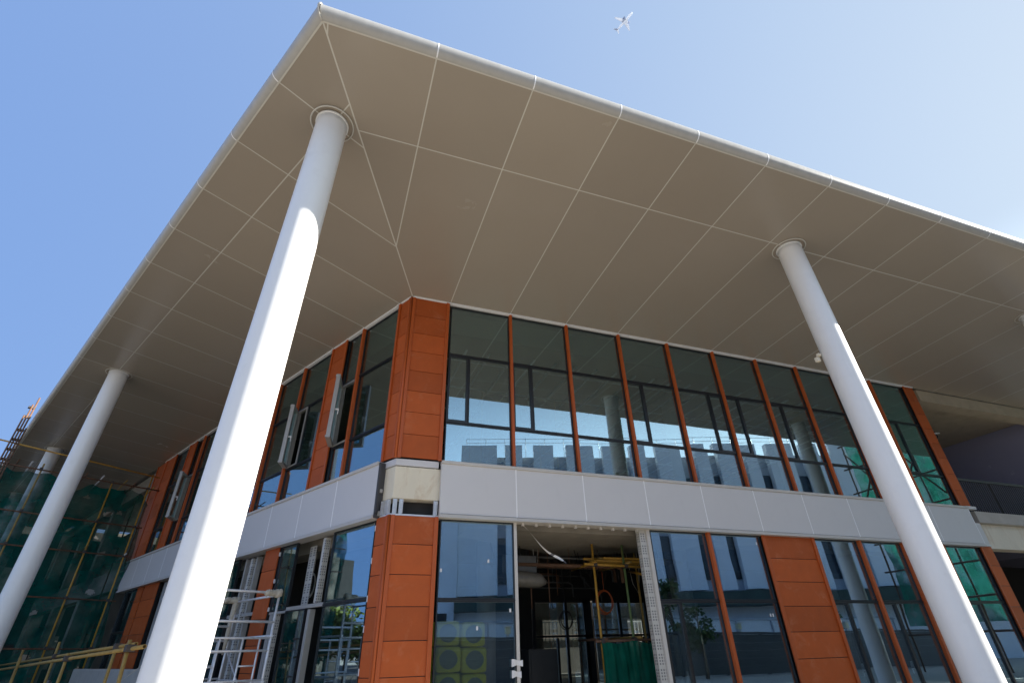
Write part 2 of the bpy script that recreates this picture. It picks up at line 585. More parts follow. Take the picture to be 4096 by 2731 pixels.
        if parent is not None:
            ob.parent = parent
            ob.location = wl - Vector(parent['wl'])
        else:
            ob.location = wl
        return ob


def tag(o, label, cat=None, group=None, kind=None):
    o['label'] = label
    if cat:
        o['category'] = cat
    if group:
        o['group'] = group
    if kind:
        o['kind'] = kind
    return o


def thing(name, label, cat, loc, group=None):
    o = bpy.data.objects.new(name, None)
    o.empty_display_size = 0.3
    COL.objects.link(o)
    o.location = loc
    o['wl'] = list(loc)
    return tag(o, label, cat, group)


def struct(o, label, cat=None):
    return tag(o, label, cat, None, 'structure')


def pl(P, a, o, z):
    """unused frame shorthand"""
    return P(a, o, z)


# ------------------------------------------------------------------ ground
g = MB()
g.add([(-900, -900, 0), (900, -900, 0), (900, 900, 0), (-900, 900, 0)], [(0, 1, 2, 3)])
struct(g.build('ground', 'ground', base=(0, 0, 0)), 'dusty pale paving of the building site', 'ground')

g = MB()
g.add([(-80, 12.0, 0.004), (-1.5, 12.0, 0.004), (-24, 60, 0.004), (-80, 60, 0.004)], [(0, 1, 2, 3)])  # dark sheet added to cut the light bounced onto the left soffit
struct(g.build('absorber', 'absorber', base=(-12, 26, 0)), 'unseen dark soil along the left facade', 'absorber')

# ================================================================== THE PAVILION
B = thing('pavilion_building', 'two-storey pavilion with terracotta piers and glass bays under a deep flat canopy on white columns', 'building', (CX, YR, 0))


def inter(er, el):
    """corner point of two offset facade lines"""
    px, py = CX + NX * el, YR + NY * el
    t = (YR - er - py) / UY
    return px + UX * t, py + UY * t


EC = inter(ER, EL)                      # soffit corner
HX, HY = EC[0] - CX, EC[1] - YR          # hip vector


def hip(t):
    return CX + HX * t, YR + HY * t


def zR(y):
    return HS + RISE * (YR - y) / ER


def zL(d):
    return HS + RISE * d / EL


XEND, AEND = 44.0, 36.0

# --- soffit: one mesh per facade, panels with real gaps, sealant strips set 3 mm proud
def clip_poly(poly, px, py, nx, ny):
    """keep the side of the line where n.(p-p0) >= 0"""
    out = []
    for i in range(len(poly)):
        a, b = poly[i], poly[(i + 1) % len(poly)]
        da = (a[0] - px) * nx + (a[1] - py) * ny
        db = (b[0] - px) * nx + (b[1] - py) * ny
        if da >= 0:
            out.append(a)
        if da * db < 0:
            t = da / (da - db)
            out.append((a[0] + (b[0] - a[0]) * t, a[1] + (b[1] - a[1]) * t))
    return out


def soffit(F, aline, emax, mid, zf, hipn, name):
    pan, jo = MB(), MB()
    G = 0.0105

    def put(mb, poly, dz, thick):
        if len(poly) < 3:
            return
        lo = [F(a, o, zf(o) + dz) for a, o in poly]
        hi = [F(a, o, zf(o) + dz + thick) for a, o in poly]
        n = len(poly)
        mb.add(lo + hi, [list(range(n)), [n + i for i in range(n)][::-1]] + [(i, (i + 1) % n, n + (i + 1) % n, n + i) for i in range(n)])
    for i in range(len(aline) - 1):
        for (o0, o1) in ((0.0, mid), (mid, emax)):
            q = [(aline[i] + G, o0 + G), (aline[i + 1] - G, o0 + G), (aline[i + 1] - G, o1 - G), (aline[i] + G, o1 - G)]
            q = clip_poly(q, hipn[0] * 0.012, hipn[1] * 0.012, hipn[0], hipn[1])
            put(pan, q, 0.0, 0.03)
    # sealant bed behind the gaps, slightly recessed: reads as pale lines
    q = [(aline[0] - 0.5, 0.0), (aline[-1], 0.0), (aline[-1], emax), (aline[0] - 0.5, emax)]
    q = clip_poly(q, 0, 0, hipn[0], hipn[1])
    put(jo, q, 0.0015, 0.012)
    s = pan.build(name, 'soffit', B)
    jo.build('sealant_joint', 'joint', s)
    return s


# hip direction in each facade frame (a, o)
hR = (HX, -HY)                           # right frame: a = x-CX, o = YR-y
hlR = math.hypot(*hR)
nR = (hR[1] / hlR, -hR[0] / hlR)
if nR[0] < 0:
    nR = (-nR[0], -nR[1])
hL = (HX * UX + HY * UY, HX * NX + HY * NY)
hlL = math.hypot(*hL)
nL = (hL[1] / hlL, -hL[0] / hlL)
if nL[0] < 0:
    nL = (-nL[0], -nL[1])
aR = [bR(k) for k in range(-3, 28)]
aLn = [bL(k) for k in range(-4, 25)]
soffit(FR, aR, ER, MR, lambda o: HS + RISE * o / ER, nR, 'soffit')
soffit(FL, aLn, EL, ML, lambda o: HS + RISE * o / EL, nL, 'soffit')

# --- fascia: half-round bullnose along each eave, in lengths with pale joint bands
FRAD = 0.138


def fascia(F, emax, a_hip, alist):
    fa, bands = MB(), []
    prof = []
    for k in range(19):
        ph = math.pi * k / 18 * 1.02
        prof.append((FRAD * math.sin(ph) * 0.92, FRAD - FRAD * math.cos(ph)))
    prof += [(-0.25, 2 * FRAD + 0.0)]
    tan_h = a_hip / emax                  # the mitre follows the hip line
    pts_a = [None] + alist
    def ring(a, extra=0.0):
        r = []
        for d, z in prof:
            aa = tan_h * (emax + d) if a is None else a
            k = 1 + extra
            r.append(F(aa, emax + d * k, HS + RISE + z * k - (FRAD * extra)))
        return r
    for i in range(len(pts_a) - 1):
        r0, r1 = ring(pts_a[i]), ring(pts_a[i + 1])
        n = len(prof)
        fa.add(r0 + r1, [(k, k + 1, n + k + 1, n + k) for k in range(n - 1)], 0, True)
        if i > 0:
            a = pts_a[i]
            q0, q1 = ring(a - 0.010, 0.02), ring(a + 0.010, 0.02)
            jb = MB()
            jb.add(q0 + q1, [(k, k + 1, n + k + 1, n + k) for k in range(n - 1)], 0, True)
            bands.append(jb)
    s = fa.build('fascia', 'fascia', B, normals=False)
    for jb in bands:
        jb.build('sealant_joint', 'joint2', s, normals=False)
    # the pale strip where fascia meets soffit
    st = MB()
    a0 = tan_h * emax
    st.add([F(a0, emax - 0.012, HS + RISE - 0.004), F(alist[-1], emax - 0.012, HS + RISE - 0.004),
            F(alist[-1], emax + 0.012, HS + RISE - 0.003), F(a0, emax + 0.012, HS + RISE - 0.003)], [(0, 1, 2, 3)])
    st.build('sealant_joint', 'joint', s, normals=False)


fascia(FR, ER, hR[0], [a for a in aR if a > hR[0] + 0.2])
fascia(FL, EL, hL[0], [a for a in aLn if a > hL[0] + 0.2])
# mitre band at the corner
mb = MB()
ang = []
for k in range(15):
    ph = math.pi * k / 14
    d = FRAD * math.sin(ph) * 0.94 + 0.003
    z = HS + RISE + FRAD - (FRAD + 0.003) * math.cos(ph)
    px, py = inter(ER + d, EL + d)
    ang.append(Vector((px, py, z)))
mb.tube(ang, 0.011, 6)
mb.build('sealant_joint', 'joint', B)

# --- roof deck above
rk = MB()
p1 = inter(ER - 0.2, EL - 0.2)
rk.prism([p1, FR(XEND - CX, ER - 0.2, 0)[:2], FR(XEND - CX, -15, 0)[:2], FL(AEND, -15, 0)[:2], FL(AEND, EL - 0.2, 0)[:2]], HS + RISE + 0.2, HS + RISE + 0.3)
rk.build('roof', 'paleconc', B)

# --- columns
cols = [((-0.93, 5.56), (-1.03, 5.56)), ((8.47, 5.58), (8.57, 5.45)), ((16.74, 5.62), (16.87, 5.50)), ((25.3, 5.55), (25.4, 5.5)),
        ((-6.55, 16.13), (-6.72, 16.06)), ((-10.76, 24.08), (-10.9, 24.0)), ((-14.95, 32.0), (-15.0, 31.95))]
for (tx, ty), (bx, by) in cols:
    o_r = YR - ty
    d_l = (tx - CX) * NX + (ty - YR) * NY
    zt = zR(ty) if tx > -3 else zL(d_l)
    mb = MB()
    mb.tube([(bx + (tx - bx) * i / 60, by + (ty - by) * i / 60, zt * i / 60) for i in range(61)], 0.236, 96)
    c = mb.build('column', 'white', B, base=(bx, by, 0))
    c.cycles.shadow_terminator_geometry_offset = 0.0
    mb = MB()
    mb.tube([(tx, ty, zt - 0.035), (tx, ty, zt + 0.0)], 0.252, 64)
    mb.build('collar', 'white', c)
    mb = MB()
    ring = [(tx + 0.325 * math.cos(t * math.pi / 24), ty + 0.325 * math.sin(t * math.pi / 24), zt - 0.012) for t in range(48)]
    mb.tube(ring, 0.012, 6, closed=True)
    mb.build('ceiling_ring', 'joint', c)


# --- terracotta piers
def pier(F, a0, a1, z0, z1, nt, trims=(), o=0.05, name='terracotta_pier'):
    mb = MB()
    h = (z1 - z0) / nt
    mb.box(F, a0 + 0.004, a1 - 0.004, -0.06, o - 0.025, z0 + 0.004, z1 - 0.004, 1)
    for i in range(nt):
        mb.box(F, a0 + 0.003, a1 - 0.003, o - 0.024, o, z0 + i * h + 0.006, z0 + (i + 1) * h - 0.006, 0)
    p = mb.build(name, ['terra', 'dark'], B)
    for (t0, t1, oo) in trims:
        mb = MB()
        mb.box(F, t0, t1, o + 0.001, oo, z0 - 0.02, z1)
        mb.build('edge_trim', 'fin', p, bevel=0.006)
    return p


UZ0, UZ1, LZ0, LZ1 = 4.75, 8.54, 0.12, 3.67
T1, T2, T3 = 7.2, 5.59, 2.31
pier(FR, 0.03, bR(0) - 0.02, UZ0, UZ1, 8, [(0.0, 0.07, 0.075), (bR(0) - 0.095, bR(0) - 0.02, 0.09)])
pier(FL, 0.03, bL(0) - 0.02, UZ0, UZ1, 8, [(0.0, 0.05, 0.07), (bL(0) - 0.07, bL(0) - 0.01, 0.09)])
pier(FR, 0.03, bR(0) - 0.02, 0.25, LZ1 + 0.0, 7, [(0.0, 0.07, 0.075), (bR(0) - 0.095, bR(0) - 0.02, 0.085)])
pier(FL, 0.03, bL(0) - 0.06, 0.25, LZ1 + 0.0, 7, [(0.0, 0.05, 0.07)])
# corner bead
for z0, z1 in ((UZ0 - 0.02, UZ1), (0.1, LZ1)):
    mb = MB()
    ba = (NX + 0) * 0.5, (NY - 1) * 0.5
    l = math.hypot(*ba)
    mb.tube([(CX + ba[0] / l * 0.055, YR + ba[1] / l * 0.055, z0), (CX + ba[0] / l * 0.055, YR + ba[1] / l * 0.055, z1)], 0.028, 8)
    mb.build('corner_trim', 'fin', B)
pier(FR, bR(10) + 0.03, bR(10) + 0.48, UZ0 - 0.02, UZ1, 8, [(bR(10) - 0.0, bR(10) + 0.05, 0.08)])
pier(FR, bR(10) + 0.03, bR(10) + 0.48, 0.25, LZ1, 7, [(bR(10) - 0.0, bR(10) + 0.05, 0.08)])
pier(FR, bR(5) + 0.04, bR(6) - 0.04, 0.30, LZ1 - 0.02, 7, [(bR(5) - 0.035, bR(5) + 0.05, 0.09), (bR(6) - 0.05, bR(6) + 0.035, 0.09)])
for z0, z1, n, bs in ((UZ0, UZ1, 8, ((1.5, 2.0), (5.5, 6.0), (8.5, 9.0), (9.95, 10.75), (10.78, 11.5))), (0.3, LZ1, 7, ((2.5, 3.0), (6.5, 7.0), (8.0, 9.0), (9.04, 9.5)))):
    for b0, b1 in bs:
        pier(FL, bL(b0) + 0.03, bL(b1) - 0.03, z0, z1, n, [(bL(b1) - 0.06, bL(b1), 0.085), (bL(b0), bL(b0) + 0.06, 0.085)] if z0 > 4 else [])


# --- windows
PR = random.Random(5)                    # each pane sits a hair out of true


def fin(F, a, z0, z1, w=0.062, o=0.085):
    mb = MB()
    mb.box(F, a - w / 2, a + w / 2, -0.05, o, z0, z1)
    mb.build('mullion', 'fin', B, bevel=0.006)


def cells(F, mbf, mbp, a0, a1, z0, z1, t=0.022, depth=(-0.05, 0.012)):
    """one glazed cell: black gasket frame + pane"""
    d0, d1 = depth
    mbf.box(F, a0, a1, d0, d1, z0, z0 + t)
    mbf.box(F, a0, a1, d0, d1, z1 - t, z1)
    mbf.box(F, a0, a0 + t, d0, d1, z0 + t, z1 - t)
    mbf.box(F, a1 - t, a1, d0, d1, z0 + t, z1 - t)
    k1, k2 = PR.uniform(-0.0022, 0.0022), PR.uniform(-0.0016, 0.0016)
    ac, zc = (a0 + a1) / 2, (z0 + z1) / 2

    def FT(a, o, z):
        return F(a, o + k1 * (a - ac) + k2 * (z - zc), z)
    q = MB()
    q.box(FT, a0 + t * 0.6, a1 - t * 0.6, -0.022, -0.010, z0 + t * 0.6, z1 - t * 0.6)
    mbp.append(q)


def window(F, a0, a1, z0, z1, trans, case=None, glass='glass', handle=True, opened=False):
    """trans: heights of transoms; case: (a_from, a_to, z_from, z_to) of the casement inside the bay"""
    fr, pa = MB(), []
    zs = [z0] + list(trans) + [z1]
    for i in range(len(zs) - 1):
        zz0 = zs[i] + (0.012 if i else 0)
        zz1 = zs[i + 1] - (0.012 if i < len(zs) - 2 else 0)
        if case and abs(zs[i] - case[2]) < 0.05:
            c0, c1 = case[0], case[1]
            if c0 - a0 > 0.15:
                cells(F, fr, pa, a0, c0 - 0.012, zz0, zz1)
            if a1 - c1 > 0.15:
                cells(F, fr, pa, c1 + 0.012, a1, zz0, zz1)
            if not opened:
                pass
        else:
            cells(F, fr, pa, a0, a1, zz0, zz1)
    for t in trans:
        fr.box(F, a0, a1, -0.06, 0.03, t - 0.0115, t + 0.0115)
    if opened:
        for x in (a0 - 0.011, a1 + 0.001):
            fr.box(F, x, x + 0.01, -0.06, 0.015, z0, z1)
    w = fr.build('window', 'dark', B)
    for q in pa:
        q.build('pane', glass, w)
    if case:
        c0, c1, cz0, cz1 = case
        cz0 += 0.014
        cz1 -= 0.014
        if not opened:
            cf_, cp_ = MB(), []
            cells(F, cf_, cp_, c0, c1, cz0, cz1, 0.045, (-0.055, 0.022))
            k = cf_.build('casement', 'dark', w)
            cp_[0].build('casement_pane', glass, w)
            if handle:
                h = MB()
                ha = c1 - 0.06 if c0 - a0 < 0.2 else c0 + 0.06
                zz = cz0 + (cz1 - cz0) * 0.42
                h.box(F, ha - 0.012, ha + 0.012, -0.10, -0.06, zz - 0.07, zz + 0.07)
                h.box(F, ha - 0.01, ha + 0.01, -0.11, -0.101, zz - 0.16, zz + 0.02)
                h.build('handle', 'plastic', w)
        else:
            # fixed outer frame in the opening
            of = MB()
            t = 0.05
            of.box(F, c0, c1, -0.06, 0.02, cz0, cz0 + t)
            of.box(F, c0, c1, -0.06, 0.02, cz1 - t, cz1)
            of.box(F, c0, c0 + t, -0.06, 0.02, cz0 + t, cz1 - t)
            of.box(F, c1 - t, c1, -0.06, 0.02, cz0 + t, cz1 - t)
            of.build('casement_frame', 'alu', w)
            ang = R(opened)
            hinge = c1                       # hinged on the far side, swung outwards

            def FO(x, y, z):
                aa = hinge - x * math.cos(ang) + y * math.sin(ang)
                oo = 0.045 + x * math.sin(ang) + y * math.cos(ang)
                return F(aa, oo, z)
            ww = c1 - c0 - 0.02
            sf, sp, hd = MB(), MB(), MB()
            t = 0.075
            for (x0, x1, q0, q1) in ((0, ww, cz0 + 0.01, cz0 + 0.01 + t), (0, ww, cz1 - 0.01 - t, cz1 - 0.01), (0, t, cz0 + 0.01 + t, cz1 - 0.01 - t), (ww - t, ww, cz0 + 0.01 + t, cz1 - 0.01 - t)):
                sf.box(FO, x0, x1, -0.045, 0.045, q0, q1)
            for (x0, x1, q0, q1) in ((0.012, ww - 0.012, cz0 + 0.022, cz0 + 0.06), (0.012, ww - 0.012, cz1 - 0.06, cz1 - 0.022)):
                sf.box(FO, x0, x1, 0.046, 0.062, q0, q1)
            sp.box(FO, t * 0.5, ww - t * 0.5, -0.008, 0.008, cz0 + t * 0.7, cz1 - t * 0.7)
            s = sf.build('casement', 'alu', w)
            sp.build('casement_pane', glass, w)
            zz = (cz0 + cz1) / 2 - 0.1
            hd.box(FO, ww - 0.05, ww - 0.02, -0.11, -0.046, zz - 0.015, zz + 0.015)
            hd.box(FO, ww - 0.05, ww - 0.02, -0.13, -0.111, zz - 0.12, zz + 0.02)
            hd.build('handle', 'plastic', w)
    return w


case_up = {0: 'l', 1: 'l', 3: 'l', 4: 'r', 5: 'l', 6: 'l', 9: 'l'}
for k in range(10):
    a0, a1 = bR(k) + 0.033, bR(k + 1) - 0.033
    cs = case_up.get(k)
    case = None
    if cs == 'l':
        case = (a0, a0 + 0.46, T2, T1)
    elif cs == 'r':
        case = (a1 - 0.46, a1, T2, T1)
    window(FR, a0, a1, 4.66, 8.50, (T2, T1), case)
    if k:
        fin(FR, bR(k), 4.66, 8.53)
for k in (0, 3, 4, 6, 7, 8, 9):
    a0, a1 = bR(k) + 0.033, bR(k + 1) - 0.033
    case = None
    if k in (3, 6, 7, 9):
        case = (a0, a0 + 0.46, 0.15, T3)
    window(FR, a0, a1, 0.15, 3.645, (T3,), case, 'glasslow')
for k in (4, 7, 8, 9):
    fin(FR, bR(k), 0.1, 3.66, 0.075, 0.09)

# white bead where the facade meets the soffit, with a lug over each mullion
for F, a1, al in ((FR, bR(10) + 0.5, [bR(k) for k in range(0, 11)]), (FL, 16.5, [bL(k) for k in (0, 1, 1.5, 2, 3, 4, 5, 8, 8.5, 9, 10)])):
    mb = MB()
    mb.box(F, 0.0, a1, -0.02, 0.068, 8.545, 8.578)
    for a in al:
        mb.box(F, a - 0.05, a + 0.05, 0.03, 0.105, 8.53, 8.5445)
    mb.build('soffit_bead', 'joint2', B)
# left facade, upper
leftup = [(0, 1, None, 0), (1, 1.5, (1.02, 1.48), 36), (2, 3, (2.62, 2.98), 39), (3, 4, None, 0), (4, 5, None, 0), (5, 5.5, None, 0), (6, 7, None, 0), (7, 8, None, 0), (8, 8.5, (8.03, 8.47), 35), (9, 9.92, None, 0)]
for b0, b1, cs, op in leftup:
    a0, a1 = bL(b0) + 0.033, bL(b1) - 0.033
    case = (bL(cs[0]), bL(cs[1]), T2, T1) if cs else None
    window(FL, a0, a1, 4.66, 8.50, (T2, T1), case, 'glass', True, op)
for b in (1, 3, 4, 5, 7, 8):
    fin(FL, bL(b), 4.66, 8.53)
# left facade, lower: half-glazed
for b0, b1, z0, z1, tr in ((0, 1, 0.15, 3.645, (2.35,)), (2.0, 2.5, 2.36, 3.645, ()), (1.43, 2.0, 0.15, 2.33, ()), (4.0, 5.0, 0.15, 3.645, (2.35,)),
                           (5, 6, 0.15, 3.645, (2.35,)), (9.6, 10.6, 0.15, 3.645, (2.35,)), (3.9, 4.0, 2.36, 3.645, ())):
    if b1 - b0 > 0.2:
        window(FL, bL(b0) - 0.0 + 0.012, bL(b1) - 0.012, z0, z1, tr, None, 'glasslow')
# exposed grey mullions / transoms of the unglazed left bays, with printed film
for b, w, z0, z1, m in ((1.24, 0.06, 2.40, 3.60, 'alu'), (1.36, 0.10, 0.05, 2.31, 'alu'), (2.43, 0.14, 0.05, 2.31, 'alu'), (3.35, 0.07, 0.05, 3.60, 'alu'), (3.75, 0.07, 0.05, 3.60, 'alu'), (7.7, 0.25, 0.05, 3.6, 'alu')):
    mb = MB()
    mb.box(FL, bL(b) - w / 2, bL(b) + w / 2, -0.12, -0.01, z0, z1)
    mb.build('bare_mullion', m, B)
for b, w, z0, z1, o0 in ((1.88, 0.26, 2.42, 3.58, -0.30), (1.22, 0.10, 2.41, 3.59, -0.10), (2.30, 0.11, 0.1, 2.30, -0.1), (3.50, 0.14, 0.1, 3.58, -0.1), (3.86, 0.24, 0.1, 3.58, -0.3)):
    mb = MB()
    mb.box(FL, bL(b) - w / 2, bL(b) + w / 2, o0, o0 + 0.11 if o0 > -0.2 else o0 + 0.02, z0, z1)
    mb.build('film_wrapped_post', 'film', B)
mb = MB()
mb.box(FL, bL(1.01), bL(2.0), -0.10, 0.0, 2.335, 2.40)
mb.box(FL, bL(3.0), bL(4.0), -0.10, 0.0, 2.335, 2.40)
mb.box(FL, bL(2.0), bL(2.5), -0.10, 0.0, 2.30, 2.345)
mb.build('bare_transom', 'alu', B)
# white clips along the unglazed edges
mb = MB()
for z in (0.9, 1.3, 1.9, 2.35, 2.95, 3.5):
    mb.box(FL, bL(0) - 0.055, bL(0) - 0.012, 0.0, 0.035, z - 0.05, z + 0.05)
for z in (2.4, 2.95, 3.5):
    mb.box(FL, bL(2.5) - 0.005, bL(2.5) + 0.028, 0.0, 0.035, z - 0.04, z + 0.04)
mb.build('glazing_clip', 'plastic', B)

# right facade: the two unglazed bays
mb = MB()
mb.box(FR, bR(1) - 0.030, bR(1) + 0.030, -0.10, 0.02, 0.05, 3.655)
mb.build('bare_mullion', 'lip', B)
mb = MB()
mb.box(FR, bR(3) - 0.20, bR(3) - 0.055, -0.16, -0.03, 0.05, 3.655)
mb.build('film_wrapped_post', 'film', B)
mb = MB()
mb.box(FR, bR(3) - 0.05, bR(3) + 0.025, -0.12, 0.02, 0.05, 3.655)
mb.build('bare_mullion', 'lip', B)
mb = MB()
for i in range(10):
    a = bR(1) + 0.14 + i * 0.285
    mb.box(FR, a, a + 0.045, -0.02, 0.03, 3.60, 3.645)
mb.build('glazing_clip', 'lip', B)

# --- spandrel band
def spandrel(F, a0, a1, z0=3.645, z1=4.71, ext=False):
    mb = MB()
    zb, zt = z0 + 0.075, z1 - 0.055
    g = 0.008
    mb.box(F, a0 + g, a1 - g, 0.03, 0.145, zb, zt, 0)
    # cap with a little drip nose
    for (y0, y1, q0, q1) in ((0.0, 0.185, zt + 0.001, z1),):
        mb.box(F, a0 + 0.002, a1 - 0.002, y0, y1, q0, q1, 1)
    # bottom lip, sloped on top
    lo, hi = z0, zb - 0.001
    vs = [F(a0 + 0.002, 0.02, lo), F(a1 - 0.002, 0.02, lo), F(a1 - 0.002, 0.185, lo), F(a0 + 0.002, 0.185, lo),
          F(a0 + 0.002, 0.02, hi), F(a1 - 0.002, 0.02, hi), F(a1 - 0.002, 0.17, hi - 0.012), F(a0 + 0.002, 0.17, hi - 0.012)]
    mb.hexa(vs, 1)
    s = mb.build('spandrel_panel', ['spandrel', 'lip'], B)
    j = MB()
    j.box(F, a1 - 0.011, a1 + 0.011, 0.05, 0.1475, zb, zt)
    j.build('sealant_joint', 'joint2', s)


ed = [bR(0) - 0.03] + [bR(k) for k in range(1, 10)] + [bR(10) + 0.12]
for i in range(len(ed) - 1):
    spandrel(FR, ed[i], ed[i + 1])
ed = [0.34] + [bL(0) + BL * k - 0.06 for k in range(1, 11)] + [16.5]
for i in range(len(ed) - 1):
    spandrel(FL, ed[i], ed[i + 1])
# shadowed head strip between the lip and the glazing
mb = MB()
mb.box(FR, bR(0), bR(10) + 0.45, -0.12, 0.02, 3.648, 3.70)
mb.box(FL, 0.4, 16.5, -0.12, 0.02, 3.648, 3.70)
mb.build('head_channel', 'lip', B)
# metal end frame of the left band
mb = MB()
mb.box(FL, 0.315, 0.338, 0.0, 0.15, 3.66, 4.69)
mb.box(FL, 0.29, 0.314, 0.10, 0.15, 3.74, 4.66)
mb.build('end_frame', 'railmetal', B)
mb = MB()
mb.box(FL, 0.27, 0.313, 0.05, 0.099, 4.12, 4.18)
mb.box(FL, 0.27, 0.313, 0.03, 0.08, 3.70, 3.78)
mb.build('hinge_bracket', 'alu', B)

# --- open corner: cream edge beam, flashing, brackets
def corner_prism(mb, o, aL_, aR_, z0, z1, depth, mi=0):
    """block following the obtuse corner"""
    k = inter(o, o)
    ki = inter(o - depth, o - depth)
    mb.prism([FL(aL_, o, 0)[:2], k, FR(aR_, o, 0)[:2], FR(aR_, o - depth, 0)[:2], ki, FL(aL_, o - depth, 0)[:2]], z0, z1, mi)


mb = MB()
corner_prism(mb, 0.0, 0.62, 1.1, 3.98, 4.585, 0.3)
mb.build('edge_beam', 'cream', B, bevel=0.012)
mb = MB()
corner_prism(mb, 0.012, 0.44, bR(0) - 0.06, 4.60, 4.725, 0.06)
mb.build('flashing', 'spandrel', B)
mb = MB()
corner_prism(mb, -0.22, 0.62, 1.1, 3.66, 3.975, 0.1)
mb.build('gap_backing', 'room', B)  # near-black backing, colour stands in for the shade inside the gap
mb = MB()
corner_prism(mb, 0.03, 0.42, bR(0) - 0.03, 3.672, 3.70, 0.2)
mb.build('sill_plate', 'galv', B)
for F, a in ((FR, 0.05), (FR, 0.16), (FR, 0.80), (FL, 0.10), (FL, 0.24)):
    mb = MB()
    mb.box(F, a - 0.035, a + 0.035, -0.02, -0.008, 3.71, 3.97)
    mb.box(F, a - 0.035, a - 0.028, -0.0075, 0.05, 3.71, 3.96)
    mb.box(F, a + 0.028, a + 0.035, -0.0075, 0.05, 3.71, 3.96)
    mb.build('bracket', 'galv', B)

# --- floor slab, ceiling slab, beams, inner columns, back walls
def bodypoly(o, aLx, xr, dep):
    k = inter(o, o)
    return [k, FR(xr - CX, o, 0)[:2], FR(xr - CX, -dep, 0)[:2], FL(aLx, -dep, 0)[:2], FL(aLx, o, 0)[:2]]


mb = MB()
mb.prism(bodypoly(-0.31, 17.2, 17.35, 11), 4.02, 4.60)
mb.build('floor_slab', 'darkconc', B)
mb = MB()
mb.prism(bodypoly(-0.05, 17.2, 17.35, 7.9), 0.02, 0.08)
mb.build('ground_slab', 'darkconc', B)  # dark floor added to reduce light bouncing up inside
mb = MB()
mb.prism(bodypoly(-0.02, 17.2, 17.35, 11), 8.60, 8.75)
mb.build('ceiling_slab', 'concrete', B)
mb = MB()
mb.box(FR, 0.6, 16.3, -0.75, -0.30, 7.95, 8.55)
mb.box(FL, 0.6, 16.3, -0.75, -0.30, 7.95, 8.55)
for a in (3.4, 7.9, 12.4):
    mb.box(FR, a, a + 0.35, -10.5, -0.76, 7.98, 8.58)
mb.box(FR, 0.9, 16.3, -5.6, -5.25, 8.0, 8.57)
mb.build('ceiling_beam', 'concrete', B)
mb = MB()
mb.box(FR, 7.7, 16.3, -0.95, -0.42, 3.50, 4.015)
mb.box(FL, 1.0, 16.3, -0.95, -0.42, 3.50, 4.015)
mb.build('ceiling_beam', 'concrete', B)
mb = MB()
mb.prism([(2.6, YR + 0.40), (8.6, YR + 0.40), (8.6, YR + 1.9), (5.9, YR + 3.3), (2.6, YR + 1.25)], 3.60, 4.012)
mb.build('drop_panel', 'concrete', B)
# plasterboard grid under the upper ceiling
mb = MB()
for i in range(26):
    a = 0.9 + i * 0.6
    mb.box(FR, a, a + 0.05, -10.3, -0.8, 7.86, 7.90)
for i in range(6):
    mb.box(FR, 0.9, 16.2, -1.4 - i * 1.5, -1.45 - i * 1.5, 7.901, 7.93)
mb.build('ceiling_grid', 'galv', B)
for x, y, z0, z1, r in ((9.9, 12.3, 4.6, 8.6, 0.26), (4.2, 15.2, 4.6, 8.6, 0.26), (14.2, 12.3, 4.6, 8.6, 0.26), (4.1, 13.6, 0, 4.02, 0.24), (9.9, 13.4, 0, 4.02, 0.3), (14.3, 12.4, 0, 4.02, 0.26)):
    mb = MB()
    mb.tube([(x, y, z0), (x, y, z1)], r, 28)
    mb.build('inner_column', 'paleconc', B)
# upper floor: back and partition walls
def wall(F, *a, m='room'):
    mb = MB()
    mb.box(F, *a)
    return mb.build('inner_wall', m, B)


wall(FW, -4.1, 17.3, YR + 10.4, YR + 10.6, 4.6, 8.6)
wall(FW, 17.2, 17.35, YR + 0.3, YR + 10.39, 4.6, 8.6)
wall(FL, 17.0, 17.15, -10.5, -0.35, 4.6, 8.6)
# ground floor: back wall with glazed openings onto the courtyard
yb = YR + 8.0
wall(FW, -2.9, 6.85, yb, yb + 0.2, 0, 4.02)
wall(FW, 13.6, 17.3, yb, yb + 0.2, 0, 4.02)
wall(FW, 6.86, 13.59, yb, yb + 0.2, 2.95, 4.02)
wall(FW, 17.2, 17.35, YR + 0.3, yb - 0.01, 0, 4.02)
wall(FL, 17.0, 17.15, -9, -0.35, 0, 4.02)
mb, pa = MB(), MB()
for x, w in ((6.88, 0.09), (8.05, 0.09), (8.75, 0.30), (10.1, 0.09), (11.2, 0.2), (12.4, 0.09), (13.5, 0.09)):
    mb.box(FW, x, x + w, yb - 0.03, yb + 0.06, 0, 2.95)
for x0, x1 in ((6.98, 8.04), (9.15, 10.09), (8.15, 9.04), (10.2, 11.29), (11.4, 12.39), (12.5, 13.49)):
    mb.box(FW, x0, x1, yb - 0.03, yb + 0.06, 1.86, 1.93)
    mb.box(FW, x0, x1, yb - 0.03, yb + 0.06, 2.88, 2.95)
    mb.box(FW, (x0 + x1) / 2 + 0.2, (x0 + x1) / 2 + 0.27, yb - 0.03, yb + 0.06, 0.1, 1.85)
gs = mb.build('glazed_screen', 'dark', B)
for x0, x1 in ((6.98, 8.04), (8.15, 9.04), (9.15, 10.09), (10.2, 11.29), (11.4, 12.39), (12.5, 13.49)):
    for q0, q1 in ((0.02, 1.85), (1.94, 2.87)):
        mb = MB()
        mb.box(FW, x0, x1, yb + 0.005, yb + 0.017, q0, q1)
        mb.build('pane', 'glasslow', gs)
# dark switch cabinets against the inner column
mb = MB()
mb.box(FW, 4.75, 5.45, 12.4, 12.9, 0.2, 1.55)
mb.box(FW, 4.80, 5.40, 12.38, 12.399, 0.6, 1.45)
mb.build('wall_cabinet', 'dark', B)

